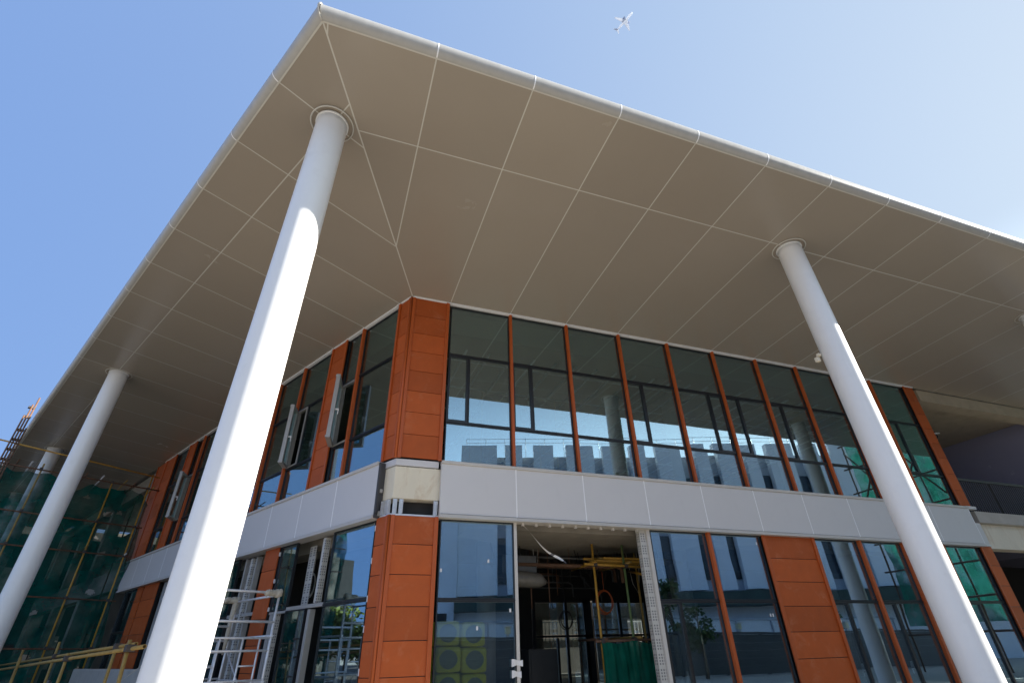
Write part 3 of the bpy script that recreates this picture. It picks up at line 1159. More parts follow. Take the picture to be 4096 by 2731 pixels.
# --- right recess: open terrace
mb = MB()
mb.box(FW, 17.65, 24.3, YR + 0.05, YR + 6.0, 4.35, 4.66)
mb.build('terrace_slab', 'paleconc', B)
mb = MB()
mb.box(FW, 17.65, 24.3, YR + 0.22, YR + 0.6, 3.68, 4.345)
mb.build('edge_beam', 'cream', B)
mb = MB()
mb.box(FW, 17.68, 44.0, YR + 0.02, YR + 0.45, 8.16, 8.56)
mb.box(FW, 17.62, 17.92, YR + 0.46, YR + 6.0, 8.16, 8.56)
mb.box(FW, 17.93, 44.0, YR + 0.46, YR + 9.0, 8.45, 8.6)
mb.build('edge_beam', 'terraceconc', B)
mb = MB()
mb.box(FW, 24.3, 44.0, YR + 0.46, YR + 6, 4.0, 8.44)
mb.box(FW, 17.36, 24.29, YR + 6.0, YR + 6.2, 4.67, 8.44)
mb.build('metal_wall', 'bluepanel', B)
mb = MB()
for i in range(62):
    x = 17.75 + i * 0.105
    mb.box(FW, x, x + 0.022, YR + 0.47, YR + 0.49, 4.76, 5.72)
for q0, q1 in ((4.70, 4.755), (5.725, 5.80)):
    mb.box(FW, 17.66, 24.28, YR + 0.45, YR + 0.51, q0, q1)
for x in (17.70, 19.9, 22.1, 24.2):
    mb.box(FW, x, x + 0.05, YR + 0.511, YR + 0.56, 4.67, 5.79)
mb.build('terrace_railing', 'railmetal', B)
wall(FW, 17.36, 30, YR + 5, YR + 5.2, 0, 4.34)
wall(FW, 24.31, 44, YR + 0.3, YR + 0.45, 0, 3.99)
mb = MB()
mb.box(FR, bR(10) + 0.13, bR(10) + 0.55, 0.0, 0.12, 4.66, 4.74)
mb.build('flashing', 'spandrel', B)
mb = MB()
mb.box(FR, bR(10) + 0.30, bR(10) + 0.55, -0.05, 0.02, 3.70, 4.30)
mb.build('flashing', 'spandrel', B)
mb = MB()
mb.box(FR, bR(10) + 0.18, bR(10) + 0.24, 0.0, 0.05, 3.98, 4.45)
mb.box(FR, bR(10) + 0.10, bR(10) + 0.45, -0.02, 0.10, 3.672, 3.70)
mb.build('bracket', 'galv', B)

# --- left end beyond the finished cladding: raw concrete frame
mb = MB()
mb.box(FL, 17.3, 36, -0.5, -0.1, 3.9, 4.7)
mb.box(FL, 17.3, 36, -0.5, -0.1, 7.9, 8.5)
for a in (18.0, 23.5, 29, 34.5):
    mb.box(FL, a, a + 0.5, -0.6, -0.1, 0, 3.89)
    mb.box(FL, a, a + 0.5, -0.6, -0.1, 4.71, 7.89)
mb.build('raw_frame', 'concrete', B)
wall(FL, 17.3, 36, -3.2, -3.0, 4.7, 8.5, m='concrete')
wall(FL, 17.3, 27, -3.2, -3.0, 0, 3.9, m='concrete')

# ================================================================== TUBE SCAFFOLD + NET AT THE LEFT
S0 = 16.0


def FS(o, d, z):
    """scaffold plane: o = out from facade, d = along facade"""
    return FL(S0 + d, o, z)


SCF = thing('tube_scaffold', 'tall scaffold of rusty and yellow tubes crossing under the canopy at the left facade', 'scaffold', FL(S0, 2.6, 0))
for o, z1, m, dz in ((0.45, 7.85, 'yellow', 0), (1.65, 7.3, 'yellow', 0), (3.78, 7.55, 'dullyellow', 0), (5.9, 7.6, 'dullyellow', 0)):
    mb = MB()
    mb.pipe(FS(o, 0, 0), FS(o - 0.02, 0, z1), 0.026)
    mb.build('upright', m, SCF)
for z, o0, o1, m in ((7.30, -0.2, 8.5, 'rust'), (5.87, 0.2, 8.5, 'rust'), (4.84, 0.2, 8.5, 'rust'), (3.39, 0.2, 8.5, 'rust'), (1.94, 0.1, 8.5, 'rust')):
    mb = MB()
    sl = 0.022
    mb.pipe(FS(o0, -0.055, z - sl * 2), FS(o1, -0.055, z + sl * 4), 0.025)
    mb.build('ledger', m, SCF)
mb = MB()
mb.pipe(FS(0.2, -0.1, 7.74), FS(5.2, -0.1, 8.06), 0.026)
mb.build('ledger', 'yellow', SCF)
for o, z in ((0.3, 7.2), (0.95, 7.25), (1.25, 7.28), (2.0, 7.3), (2.5, 7.31), (2.95, 7.33), (4.1, 7.36), (4.45, 7.37), (1.66, 4.9), (0.45, 4.75), (1.66, 5.8)):
    mb = MB()
    mb.pipe(FS(o, -0.28, z + 0.12), FS(o, 1.1, z - 0.06), 0.024)
    mb.build('putlog', random.choice(['rust', 'dullyellow', 'galv']), SCF)
for o, h in ((4.76, 9.75), (4.84, 9.45), (4.92, 9.0), (4.70, 8.6)):
    mb = MB()
    mb.pipe(FS(o + 0.06, -0.12 - 0.03 * (o - 4.7) * 10, 0), FS(o - 0.03, -0.12 - 0.03 * (o - 4.7) * 10, h), 0.026)
    mb.build('upright', 'rust', SCF)
for o in (0.45, 1.65, 3.78, 5.9):
    for z in (7.3, 5.87, 4.84, 3.39, 1.94):
        zz = z + 0.022 * (o - 1.5)
        cp = MB()
        cp.box(FS, o - 0.045, o + 0.045, -0.095, 0.035, zz - 0.045, zz + 0.045)
        cp.build('coupler', 'coupler', SCF, bevel=0.01)
for z in (7.45, 7.8, 8.15, 8.5, 9.0, 9.35):
    cp = MB()
    cp.box(FS, 4.70, 4.90, -0.16, -0.02, z - 0.035, z + 0.035)
    cp.build('coupler', 'coupler', SCF, bevel=0.01)
# second row of uprights behind the net
for o in (0.5, 2.6, 4.6):
    mb = MB()
    mb.pipe(FS(o, 1.0, 0), FS(o, 1.0, 7.2), 0.025)
    mb.build('upright', 'rust', SCF)

net = MB()
nu, nv = 200, 160
random.seed(21)
holes = [(random.uniform(0.4, 5), random.uniform(0.8, 6.8), random.uniform(0.03, 0.10)) for _ in range(22)]
grid = []
for j in range(nv + 1):
    v = j / nv
    row = []
    for i in range(nu + 1):
        o = 0.22 + i / nu * 8.4
        top = 7.24 + 0.022 * (o - 1.5) - 0.10 * abs(math.sin(o * 2.3 + 0.9)) - 0.06 * math.sin(o * 5.1 + 1) ** 2 - 0.05 * math.sin(o * 0.9) - (0.25 if 2.2 < o < 3.0 else 0) * math.sin((o - 2.2) / 0.8 * math.pi) - max(0, 0.6 - o) * 0.9
        z = 0.05 + (top - 0.05) * v
        d = 0.04 + 0.02 * math.sin(o * 17 + 3 * math.sin(z * 2.2)) * math.sin(z * 3.1 + o) + 0.018 * math.sin(z * 19 + 4 * math.sin(o * 3)) * math.sin(o * 2.2) + 0.07 * math.sin(o * 3.1 + 1.3 * math.sin(z * 0.9)) + 0.035 * math.sin(o * 9 + z * 1.6) + 0.03 * math.sin(z * 5.0 + o * 2.2) + 0.02 * math.sin(z * 11 - o * 7)
        row.append(FS(o + 0.05 * math.sin(z * 2.3), max(0.0, d + 0.05), z))
    grid.append(row)
vs = [p for r in grid for p in r]
fs = []
for j in range(nv):
    for i in range(nu):
        o = 0.22 + (i + 0.5) / nu * 8.4
        z = 0.05 + 7.2 * (j + 0.5) / nv
        if any((o - h[0]) ** 2 / (h[2] * 1.6) ** 2 + (z - h[1]) ** 2 / (h[2]) ** 2 < 1 for h in holes):
            continue
        k = nu + 1
        fs.append((j * k + i, j * k + i + 1, (j + 1) * k + i + 1, (j + 1) * k + i))
net.add(vs, fs, 0, True)
tag(net.build('safety_net', 'net', normals=False), 'torn dark green safety net hanging from the rusty tube scaffold', 'net')

UB = thing('sky_blocker', 'added dark concrete block shutting out the bright view behind the torn green net', 'building', FL(40, 6, 0))
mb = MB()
mb.box(FL, 37.0, 45.0, -8, 22, 0, 9.0)  # mass added to block the bright sky showing through the net
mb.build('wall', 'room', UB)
random.seed(4)
for i in range(9):
    for j in range(2):
        mb = MB()
        o = -5 + i * 2.9
        mb.box(FL, 36.8, 36.99, o, o + 1.1, 1.2 + j * 3.6, 2.9 + j * 3.6)
        mb.build('window_frame', random.choice(['concrete', 'paleconc', 'offglass']), UB)
for i in range(10):
    mb = MB()
    o = -6.5 + i * 2.9
    mb.box(FL, 36.5, 36.79, o, o + 0.5, 0, 9.0)
    mb.build('pilaster', 'concrete', UB)

# ================================================================== MOBILE SCAFFOLD TOWER
TW = thing('scaffold_tower', 'silver tubular scaffold tower with rag-wrapped corners at the foot of the left facade', 'scaffold', FL(3.2, 1.2, 0))
RT = 0.021


def ftube(F, p, q, r=RT):
    mb = MB()
    mb.tube([F(*p), F(*q)], r, 12)
    return mb


for a in (2.30, 4.13):
    fr = MB()
    o0, o1 = 0.69, 2.05
    for o in (o0, o1):
        fr.tube([FL(a, o, 0.05), FL(a, o, 2.56)], RT, 12)
    for z in (2.55, 2.08, 1.83, 1.64, 1.21, 0.5):
        fr.tube([FL(a, o0 - 0.02, z), FL(a, o1 + 0.02, z)], RT * (1 if z > 2 else 0.85), 12)
    for o in (0.88, 1.17, 1.55, 1.85):
        fr.tube([FL(a, o, 0.5), FL(a, o, 1.82)], 0.015, 10)
    for z in (1.42, 1.05, 0.8):
        fr.tube([FL(a, 0.88, z), FL(a, 1.17, z)], 0.012, 8)
        fr.tube([FL(a, 1.55, z), FL(a, 1.85, z)], 0.012, 8)
    fr.build('end_frame', 'galv', TW)
for o in (0.69, 2.05):
    for z in (2.52, 1.86, 1.18):
        ftube(FL, (2.25, o, z), (4.2, o, z)).build('side_rail', 'galv', TW)
for p, q in (((2.3, 0.69, 0.5), (4.13, 0.69, 1.7)), ((2.3, 2.05, 1.7), (4.13, 2.05, 0.5))):
    ftube(FL, p, q, 0.014).build('cross_brace', 'galv', TW)
random.seed(3)
for (a, o, z, n_) in ((2.30, 0.69, 2.545, 1), (4.13, 0.69, 2.545, 2)):
    mb = MB()
    pts, rad = [], []
    for i in range(12):
        t = i / 11
        pts.append(FL(a + 0.01 * math.sin(i * 2.0), o - 0.05 + t * 0.32, z + 0.012 * math.sin(i * 1.7)))
        rad.append((0.068 if t < 0.45 else 0.05) * (1 + random.uniform(-0.16, 0.16)) * (0.55 if i in (0, 11) else 1))
    mb.tube(pts, rad, 14)
    if n_ == 2:
        mb.tube([FL(a, o + 0.02, z - 0.02), FL(a + 0.03, o + 0.03, z - 0.35), FL(a - 0.02, o + 0.05, z - 0.7), FL(a, o + 0.05, z - 0.95)], [0.06, 0.045, 0.04, 0.015], 8)
    for i in range(7):
        t = i / 7 * 0.28
        ring = [FL(a + 0.05 * math.cos(k * math.pi / 8), o - 0.03 + t + 0.006 * math.sin(k), z + 0.05 * math.sin(k * math.pi / 8)) for k in range(16)]
        mb.tube(ring, 0.008, 6, closed=True)
    mb.build('rag_wrap', 'cloth', TW)

# ================================================================== YELLOW GUARD RAIL, BOTTOM LEFT
GR = thing('guard_rail', 'low guard rail of two weathered yellow pipes in front of the green net', 'guard rail', FL(8, 2.8, 0))
for o, p, q in ((2.62, (15.9, 1.50), (2.8, 1.77)), (3.0, (14.5, 1.36), (0.95, 1.70))):
    mb = MB()
    mb.pipe(FL(p[0], o, p[1]), FL(q[0], o, q[1]), 0.026)
    mb.build('rail', 'dullyellow', GR)
for o, s1, z1, s0 in ((2.66, 8.3, 1.93, 8.05), (3.04, 5.0, 1.68, 4.9), (2.66, 3.68, 1.78, 3.7), (3.04, 1.53, 1.79, 1.2), (2.66, 12.5, 1.85, 12.3), (3.04, 9.6, 1.66, 9.4)):
    mb = MB()
    mb.pipe(FL(s0, o, 0), FL(s1, o, z1), 0.025)
    mb.build('post', 'dullyellow', GR)
for o, s, z in ((2.64, 8.25, 1.66), (3.02, 5.0, 1.6), (2.64, 3.68, 1.75), (3.02, 1.5, 1.69)):
    mb = MB()
    mb.box(FL, s - 0.05, s + 0.05, o - 0.06, o + 0.06, z - 0.045, z + 0.045)
    mb.build('coupler', 'coupler', GR, bevel=0.01)
# low rough concrete upstand and boards by the rail
mb = MB()
mb.box(FL, 6.0, 15.5, 0.5, 0.8, 0.0, 1.35)
tag(mb.build('parapet', 'paleconc', bevel=0.02), 'low rough concrete parapet behind the yellow guard rail', 'wall')
mb = MB()
mb.tube([FL(2.3, 2.2, 1.72), FL(3.4, 2.3, 1.45), FL(4.2, 2.35, 1.2), FL(4.6, 2.4, 0.9)], 0.007, 6)
tag(mb.build('rope', 'whitecable'), 'thin pale rope slanting down beside the yellow guard rail', 'rope')

# ================================================================== GROUND FLOOR OPENING: INNER SCAFFOLD, TUBES, SCREEN
IY = YR + 1.5
IS = thing('tube_scaffold', 'small yellow and green tube scaffold standing inside the unglazed bay', 'scaffold', (6.5, IY + 0.4, 0))
for x, y, z1, m in ((5.88, IY, 3.98, 'yellow'), (6.67, IY, 3.99, 'greentube'), (7.55, IY + 0.9, 3.6, 'dullyellow')):
    mb = MB()
    mb.pipe((x, y, 0), (x - 0.01, y, z1), 0.027)
    mb.build('upright', m, IS)
for p, q, m in (((5.7, IY - 0.055, 1.66), (7.4, IY - 0.055, 1.68), 'rust'), ((5.6, IY - 0.055, 3.16), (7.5, IY - 0.055, 3.12), 'yellow'), ((5.84, IY - 0.2, 3.20), (5.94, IY + 1.3, 3.20), 'yellow'),
                ((6.7, IY - 0.25, 3.20), (6.7, IY + 1.3, 3.2), 'dullyellow'), ((5.83, IY - 0.3, 3.86), (6.1, IY + 0.8, 3.95), 'yellow'), ((7.0, IY - 0.2, 2.95), (7.5, IY + 1.2, 3.2), 'yellow'), ((5.93, IY - 0.2, 1.70), (5.93, IY + 1.2, 1.7), 'rust'), ((6.72, IY - 0.25, 1.72), (6.72, IY + 1.2, 1.72), 'dullyellow')):
    mb = MB()
    mb.pipe(p, q, 0.026)
    mb.build('ledger', m, IS)
for x, z in ((5.88, 3.16), (6.67, 3.14), (5.88, 1.67), (6.67, 1.68), (5.88, 3.88)):
    mb = MB()
    mb.box(FW, x - 0.045, x + 0.045, IY - 0.09, IY + 0.035, z - 0.045, z + 0.045)
    mb.build('coupler', 'coupler', IS, bevel=0.008)
random.seed(11)
for i in range(11):
    yy = IY + 0.06 + (i % 6) * 0.062
    zz = 3.255 + (i // 6) * 0.056
    x0 = 5.75 + random.uniform(0.0, 0.5)
    mb = MB()
    mb.pipe((x0, yy, zz), (x0 + random.uniform(1.75, 2.3), yy + random.uniform(0.02, 0.08), zz + 0.015), 0.026)
    tag(mb.build('scaffold_tube', random.choice(['yellow', 'yellow', 'dullyellow'])), 'loose yellow tube lying in the stack on the small inner scaffold', 'tube', 'tubes stacked on the inner scaffold')
sc = MB()
nu, nv = 60, 24
vs, fs = [], []
for j in range(nv + 1):
    for i in range(nu + 1):
        t = i / nu
        z = 1.66 - 0.05 * math.sin(t * math.pi * 2) ** 2 * (j / nv) - (1 - j / nv) * 1.55
        if t < 0.57:
            x, y = 5.82 + t / 0.57 * 0.88, IY - 0.09
        else:
            x, y = 6.70 + (t - 0.57) / 0.43 * 0.7, IY - 0.09 + (t - 0.57) * 0.3
        y += 0.022 * math.sin(t * 34 + math.sin(z * 3)) + 0.012 * math.sin(t * 75 + z * 4)
        vs.append((x, y, z))
for j in range(nv):
    for i in range(nu):
        k = nu + 1
        fs.append((j * k + i, j * k + i + 1, (j + 1) * k + i + 1, (j + 1) * k + i))
sc.add(vs, fs, 0, True)
tag(sc.build('screen_cloth', 'net2', normals=False), 'bright green cloth screen tied round the small inner scaffold', 'net')

# insulation packs behind the first lower pane
random.seed(5)
rowname = ['top', 'second', 'third', 'fourth']
for r in range(4):
    for c in range(2):
        z1 = 2.01 - r * 0.384 - (0.02 if c else 0)
        x0 = 2.04 + c * 0.442 + r * 0.015 + (0.02 if c else 0)
        y0 = YR + 0.25
        b = MB()
        nx, nz = 8, 7
        # pillowy pack: front face with an oval opening in the wrap
        w, h, dpt = 0.43 + 0.018 * (r % 2), 0.376, 0.75
        T = thing('insulation_pack', '%s pack of the %s column of yellow wrapped insulation behind the lower glass' % (rowname[r].replace('top', 'topmost').replace('second', 'second-highest').replace('third', 'third-highest').replace('fourth', 'lowest'), ['left', 'right'][c]), 'insulation', (x0 + w / 2, y0 + dpt / 2, z1 - h), 'yellow insulation packs stacked behind the glass')
        vs = []
        nseg = 28
        rings = []
        def sup(t, rx, rz, e):
            ct, st = math.cos(t), math.sin(t)
            return rx * math.copysign(abs(ct) ** e, ct), rz * math.copysign(abs(st) ** e, st)
        cx0, cz0 = x0 + w / 2, z1 - h / 2
        for (yy, k, e) in ((dpt, 0.94, 0.3), (dpt - 0.05, 1.0, 0.26), (0.05, 1.0, 0.26), (0.0, 0.93, 0.34)):
            rings.append([(cx0 + sup(2 * math.pi * i / nseg, w / 2 * k, h / 2 * k, e)[0] * (1 + random.uniform(-.006, .006)), y0 + yy, cz0 + sup(2 * math.pi * i / nseg, w / 2 * k, h / 2 * k, e)[1]) for i in range(nseg)])
        rings.append([(cx0 + math.cos(2 * math.pi * i / nseg) * w * 0.355 * (1 + random.uniform(-.03, .03)), y0 + 0.004, cz0 + math.sin(2 * math.pi * i / nseg) * h * 0.37 * (1 + random.uniform(-.03, .03))) for i in range(nseg)])
        vs = [p for q in rings for p in q]
        fs = [(j * nseg + i, j * nseg + (i + 1) % nseg, (j + 1) * nseg + (i + 1) % nseg, (j + 1) * nseg + i) for j in range(4) for i in range(nseg)]
        fs.append(list(range(nseg)))
        b.add(vs, fs, 0, True)
        b.build('wrapping', 'yellowwrap', T)
        f = MB()
        f.add([(cx0, y0 - 0.006, cz0)] + [(cx0 + math.cos(2 * math.pi * i / nseg) * w * 0.36, y0 + 0.006, cz0 + math.sin(2 * math.pi * i / nseg) * h * 0.375) for i in range(nseg)], [(0, 1 + i, 1 + (i + 1) % nseg) for i in range(nseg)])
        f.build('wool_face', 'wool', T, normals=False)

# coils of cable
def coil(name, label, c, r, n, m, axis='y', tail=None, rad=0.007):
    mb = MB()
    pts = []
    for i in range(n * 24):
        t = i / 24 * 2 * math.pi
        k = r * (1 + 0.08 * math.sin(t * 0.37) + 0.03 * math.sin(t * 1.7))
        q = 0.05 * math.sin(i * 0.013 * 7)
        if axis == 'y':
            pts.append((c[0] + k * 0.85 * math.cos(t), c[1] + q, c[2] + k * math.sin(t)))
        else:
            pts.append((c[0] + k * 0.45 * math.cos(t) * UX * 1.4, c[1] + k * 0.45 * math.cos(t) * UY * 1.4 + q * 0.3, c[2] + k * math.sin(t)))
    mb.tube(pts, rad, 6)
    if tail:
        mb.tube(tail, rad, 6)
    return tag(mb.build(name, m), label, 'cable')


coil('cable_coil', 'orange cable coil hanging by the small inner scaffold', (6.72, IY + 1.2, 2.5), 0.25, 6, 'orangecable', tail=[(6.72, IY + 1.2, 2.75), (6.72, IY + 1.2, 3.3)])
coil('cable_coil', 'black cable loop hanging before the back windows', (6.25, YR + 4.0, 2.18), 0.2, 4, 'cable', tail=[(6.25, YR + 4, 2.38), (6.2, YR + 4.0, 3.4), (6.18, YR + 4, 4.0)], rad=0.012)
wc = FL(3.42, -0.5, 2.85)
coil('cable_coil', 'pale cable coil hanging in the unglazed left bay', wc, 0.22, 5, 'whitecable', 'l', [(wc[0], wc[1], wc[2] + 0.22), (wc[0], wc[1], 3.9)])
coil('cable_coil', 'black cable loop hanging from the open terrace ceiling', (19.4, YR + 1.1, 7.55), 0.16, 4, 'cable', tail=[(19.4, YR + 1.1, 7.7), (19.2, YR + 1.1, 8.0), (19.3, YR + 1.1, 8.44)], rad=0.014)
mb = MB()
mb.tube([(17.7, YR + 1.2, 7.4), (18.9, YR + 1.15, 7.85), (19.3, YR + 1.1, 8.1)], 0.022, 8)
mb.tube([(17.7, YR + 1.0, 7.3), (19.6, YR + 1.0, 7.62)], 0.022, 8)
tag(mb.build('conduit', 'galv'), 'bent steel conduit under the open terrace ceiling', 'pipe')

# hanging printed tape strips
mb, mp = MB(), MB()
A0, A1 = Vector((3.62, YR + 0.10, 3.66)), Vector((4.60, YR + 0.25, 2.98))
prev = None
for i in range(15):
    t = i / 14
    c = A0.lerp(A1, t) + Vector((0, 0, -0.08 * math.sin(t * math.pi) + 0.02 * math.sin(t * 9)))
    th = t * 3.4 + 0.4
    w = Vector((math.cos(th) * 0.5, math.sin(th), 0.35 * math.cos(th))).normalized() * (0.010 + 0.022 * t)
    cur = (c - w, c + w)
    if prev:
        mb.add([prev[0], prev[1], cur[1], cur[0]], [(0, 1, 2, 3)], 1 if (i % 4 == 2 and i > 8) else 0, True)
    prev = cur
tag(mb.build('tape_strip', ['plastic', 'print'], normals=False), 'twisted white tape dangling from the top of the unglazed bay', 'tape')
for zc, w in ((1.36, 0.20), (1.20, 0.17)):
    mb = MB()
    nn = 10
    vs = []
    for i in range(nn + 1):
        t = i / nn
        for q in (-1, 1):
            vs.append((bR(1) + CX - 0.13 + t * w, YR - 0.035 - 0.012 * math.sin(t * 7), zc + q * 0.045 + 0.012 * math.sin(t * 5 + q)))
    mb.add(vs, [(2 * i, 2 * i + 1, 2 * i + 3, 2 * i + 2) for i in range(nn)], 0, True)
    tag(mb.build('tape_strip', 'plastic', normals=False), ('upper' if zc > 1.3 else 'lower') + ' scrap of white tape stuck to the pale post of the unglazed bay', 'tape')

# services under the ground floor ceiling
AD = thing('air_duct', 'silver ventilation duct with a bagged end under the ground floor ceiling', 'duct', (4.4, YR + 2.4, 3.0))
mb = MB()
mb.box(FW, 3.9, 4.75, YR + 2.2, YR + 2.9, 3.02, 3.42)
mb.build('duct_box', 'silver', AD, bevel=0.01)
mb = MB()
pts = [(3.95, YR + 2.15, 2.92), (4.2, YR + 2.12, 2.92), (4.5, YR + 2.1, 2.90), (4.78, YR + 2.1, 2.88), (4.92, YR + 2.1, 2.84)]
mb.tube(pts, [0.15, 0.17, 0.165, 0.14, 0.05], 14)
mb.build('bagged_end', 'ductbag', AD)
random.seed(9)
for i in range(9):
    y = YR + 2.2 + i * 0.55
    x0 = 3.6 + random.uniform(0, 1.5)
    z = 3.25 + random.uniform(-0.25, 0.35)
    mb = MB()
    x1 = x0 + random.uniform(2.2, 5)
    mb.tube([(x0, y, z), (x1, y, z), (x1 + 0.12, y + 0.02, z - 0.05), (x1 + 0.15, y + 0.05, z - 0.35)], random.choice([0.02, 0.028, 0.04]), 10)
    for k in range(3):
        xx = x0 + (x1 - x0) * (0.2 + 0.3 * k)
        mb.tube([(xx, y, z), (xx, y, 4.02)], 0.006, 6)
    tag(mb.build('service_pipe', 'silver' if i % 3 else 'rust'), 'thin metal service pipe hung from the dark ground floor ceiling', 'pipe', 'service pipes under the ground floor ceiling')
for x, y, z0 in ((4.75, YR + 2.6, 2.35), (5.25, YR + 2.7, 2.5), (6.05, YR + 4, 2.75)):
    mb = MB()
    mb.tube([(x, y, 3.3), (x, y, z0)], 0.016, 8)
    mb.tube([(x, y, 4.0), (x, y, 3.3)], 0.008, 8)
    tag(mb.build('drop_rod', 'rust'), 'rusty rod hanging from the dark ground floor ceiling', 'rod', 'rods hanging from the ground floor ceiling')

random.seed(14)
for i in range(12):
    x, y = random.uniform(4.2, 8.5), YR + random.uniform(1.8, 5.5)
    mb = MB()
    L_ = random.uniform(0.5, 1.5)
    q = random.uniform(-0.5, 0.5)
    mb.tube([(x, y, 4.0), (x + 0.05, y, 4.0 - L_ * 0.5), (x + q * 0.4, y, 4.0 - L_), (x + q, y + 0.1, 4.0 - L_ * 0.8), (x + q * 1.5, y + 0.2, 4.0)], 0.008, 6)
    tag(mb.build('loose_wire', random.choice(['cable', 'cable', 'whitecable'])), 'loose wire looping down from the dark ground floor ceiling', 'wire', 'wires hanging from the ground floor ceiling')

# upper room: green screened work platform
US = thing('work_platform', 'green screened work platform on yellow legs inside the upper storey', 'scaffold', (4.7, YR + 3, 4.6))
mb = MB()
for x in (3.6, 5.85):
    for y in (YR + 2.95, YR + 4.2):
        mb.pipe((x, y, 4.6), (x, y, 7.85), 0.027)
mb.build('uprights', 'yellow', US)
mb = MB()
for z in (7.0, 6.2, 5.4):
    for y in (YR + 2.9, YR + 4.2):
        mb.pipe((3.3, y, z), (6.1, y, z), 0.026)
mb.build('ledgers', 'yellow', US)
mb = MB()
vs = [(3.62 + i * 0.11, YR + 2.86 + 0.03 * math.sin(i * 1.3), z) for z in (6.85, 7.8) for i in range(21)]
mb.add(vs, [(i, i + 1, 22 + i, 21 + i) for i in range(20)], 0, True)
mb.build('screen_sheet', 'net3', US, normals=False)

# floodlight on the second column
FLT = thing('floodlight', 'small cream floodlight fixed to the side of the second column', 'lamp', (8.27, 5.72, 6.05))
mb = MB()
mb.box(FW, 8.20, 8.28, 5.71, 5.78, 6.02, 6.11)
mb.build('lamp_body', 'cream', FLT, bevel=0.01)
mb = MB()
mb.box(FW, 8.22, 8.29, 5.67, 5.73, 6.12, 6.17)
mb.build('bracket', 'cream', FLT, bevel=0.006)

# stickers and smears on the glass are left to the pane material; small paper labels are real
random.seed(2)
for a, z in ((bR(0) + 0.07, 2.75), (bR(0) + 0.95, 2.92), (bR(0) + 1.36, 2.12), (bR(0) + 0.75, 1.85), (bR(4) + 1.33, 3.45), (bR(4) + 1.2, 2.02), (bR(4) + 1.27, 2.02), (bR(6) + 0.09, 2.1), (bR(6) + 0.13, 1.9)):
    mb = MB()
    mb.box(FR, a, a + 0.035, -0.0095, -0.008, z, z + 0.06)
    mb.build('paper_label', 'plastic', B)

# ================================================================== AIRLINER
ZP = 800.0
nose = Vector((306.66, 281.41, 796.4)) * (ZP / 796.4)
tail = Vector((294.66, 311.22, 789.9)) * (ZP / 789.9)
axis = (nose - tail)
axis.z = 0
LEN = axis.length
axis.normalize()
side = Vector((0, 0, 1)).cross(axis)
PL = thing('airliner', 'small white twin-engined airliner flying high in the blue sky', 'aeroplane', nose.lerp(tail, 0.5))


def PA(l, s, z):
    """l along from nose backwards, s to the left, z up"""
    p = nose - axis * l + side * s
    return (p.x, p.y, p.z + z)


mb = MB()
k = LEN / 36.0
st = [(0, 0.15), (0.6, 0.9), (2, 1.6), (5, 1.95), (22, 1.95), (27, 1.6), (32, 0.95), (36, 0.25)]
mb.tube([PA(l * k, 0, (0.0 if l < 24 else (l - 24) * 0.09)) for l, r in st], [r * k for l, r in st], 20)
mb.build('fuselage', 'planewhite', PL)


def lift(pts, th, m, name):
    mb = MB()
    lo = [PA(l * k, s * k, (z - th / 2) * k) for l, s, z in pts]
    hi = [PA(l * k, s * k, (z + th / 2) * k) for l, s, z in pts]
    mb.hexa(lo + hi)
    mb.build(name, m, PL)


for sg in (1, -1):
    lift([(12.5, 1.5 * sg, -0.9), (19.5, 1.5 * sg, -0.9), (23.0, 17 * sg, 0.4), (21.3, 17 * sg, 0.4)], 0.5, 'planewhite', 'wing')
    lift([(31.0, 0.6 * sg, 0.7), (34.2, 0.6 * sg, 0.7), (36.2, 6.2 * sg, 1.0), (34.8, 6.2 * sg, 1.0)], 0.3, 'planewhite', 'tailplane')
    mb = MB()
    mb.tube([PA(l * k, 5.7 * sg * k, -2.0 * k) for l in (11.6, 12.3, 14.5, 16)], [1.0 * k, 1.15 * k, 1.05 * k, 0.6 * k], 16)
    mb.build('engine', 'planegrey', PL)
mb = MB()
lo = [PA(29.5 * k, -0.2 * k, 1.6 * k), PA(34.8 * k, -0.2 * k, 1.3 * k), PA(34.8 * k, 0.2 * k, 1.3 * k), PA(29.5 * k, 0.2 * k, 1.6 * k)]
hi = [PA(34.3 * k, -0.1 * k, 7.2 * k), PA(36.4 * k, -0.1 * k, 7.2 * k), PA(36.4 * k, 0.1 * k, 7.2 * k), PA(34.3 * k, 0.1 * k, 7.2 * k)]
mb.hexa(lo + hi)
mb.build('tail_fin', 'planegrey', PL)

# ================================================================== THE WORLD THE GLASS REFLECTS
# office block opposite, turned a little
OB = thing('office_block', 'long white office block with narrow upright windows seen mirrored in the glass', 'building', (28, -20, 0))
oang = R(17)


def FO2(a, o, z):
    """a along the facade from its left end (in the mirror), o towards the pavilion"""
    x0, y0 = 11.0, -26.0
    return (x0 + a * math.cos(oang) - o * math.sin(oang), y0 + a * math.sin(oang) + o * math.cos(oang), z)


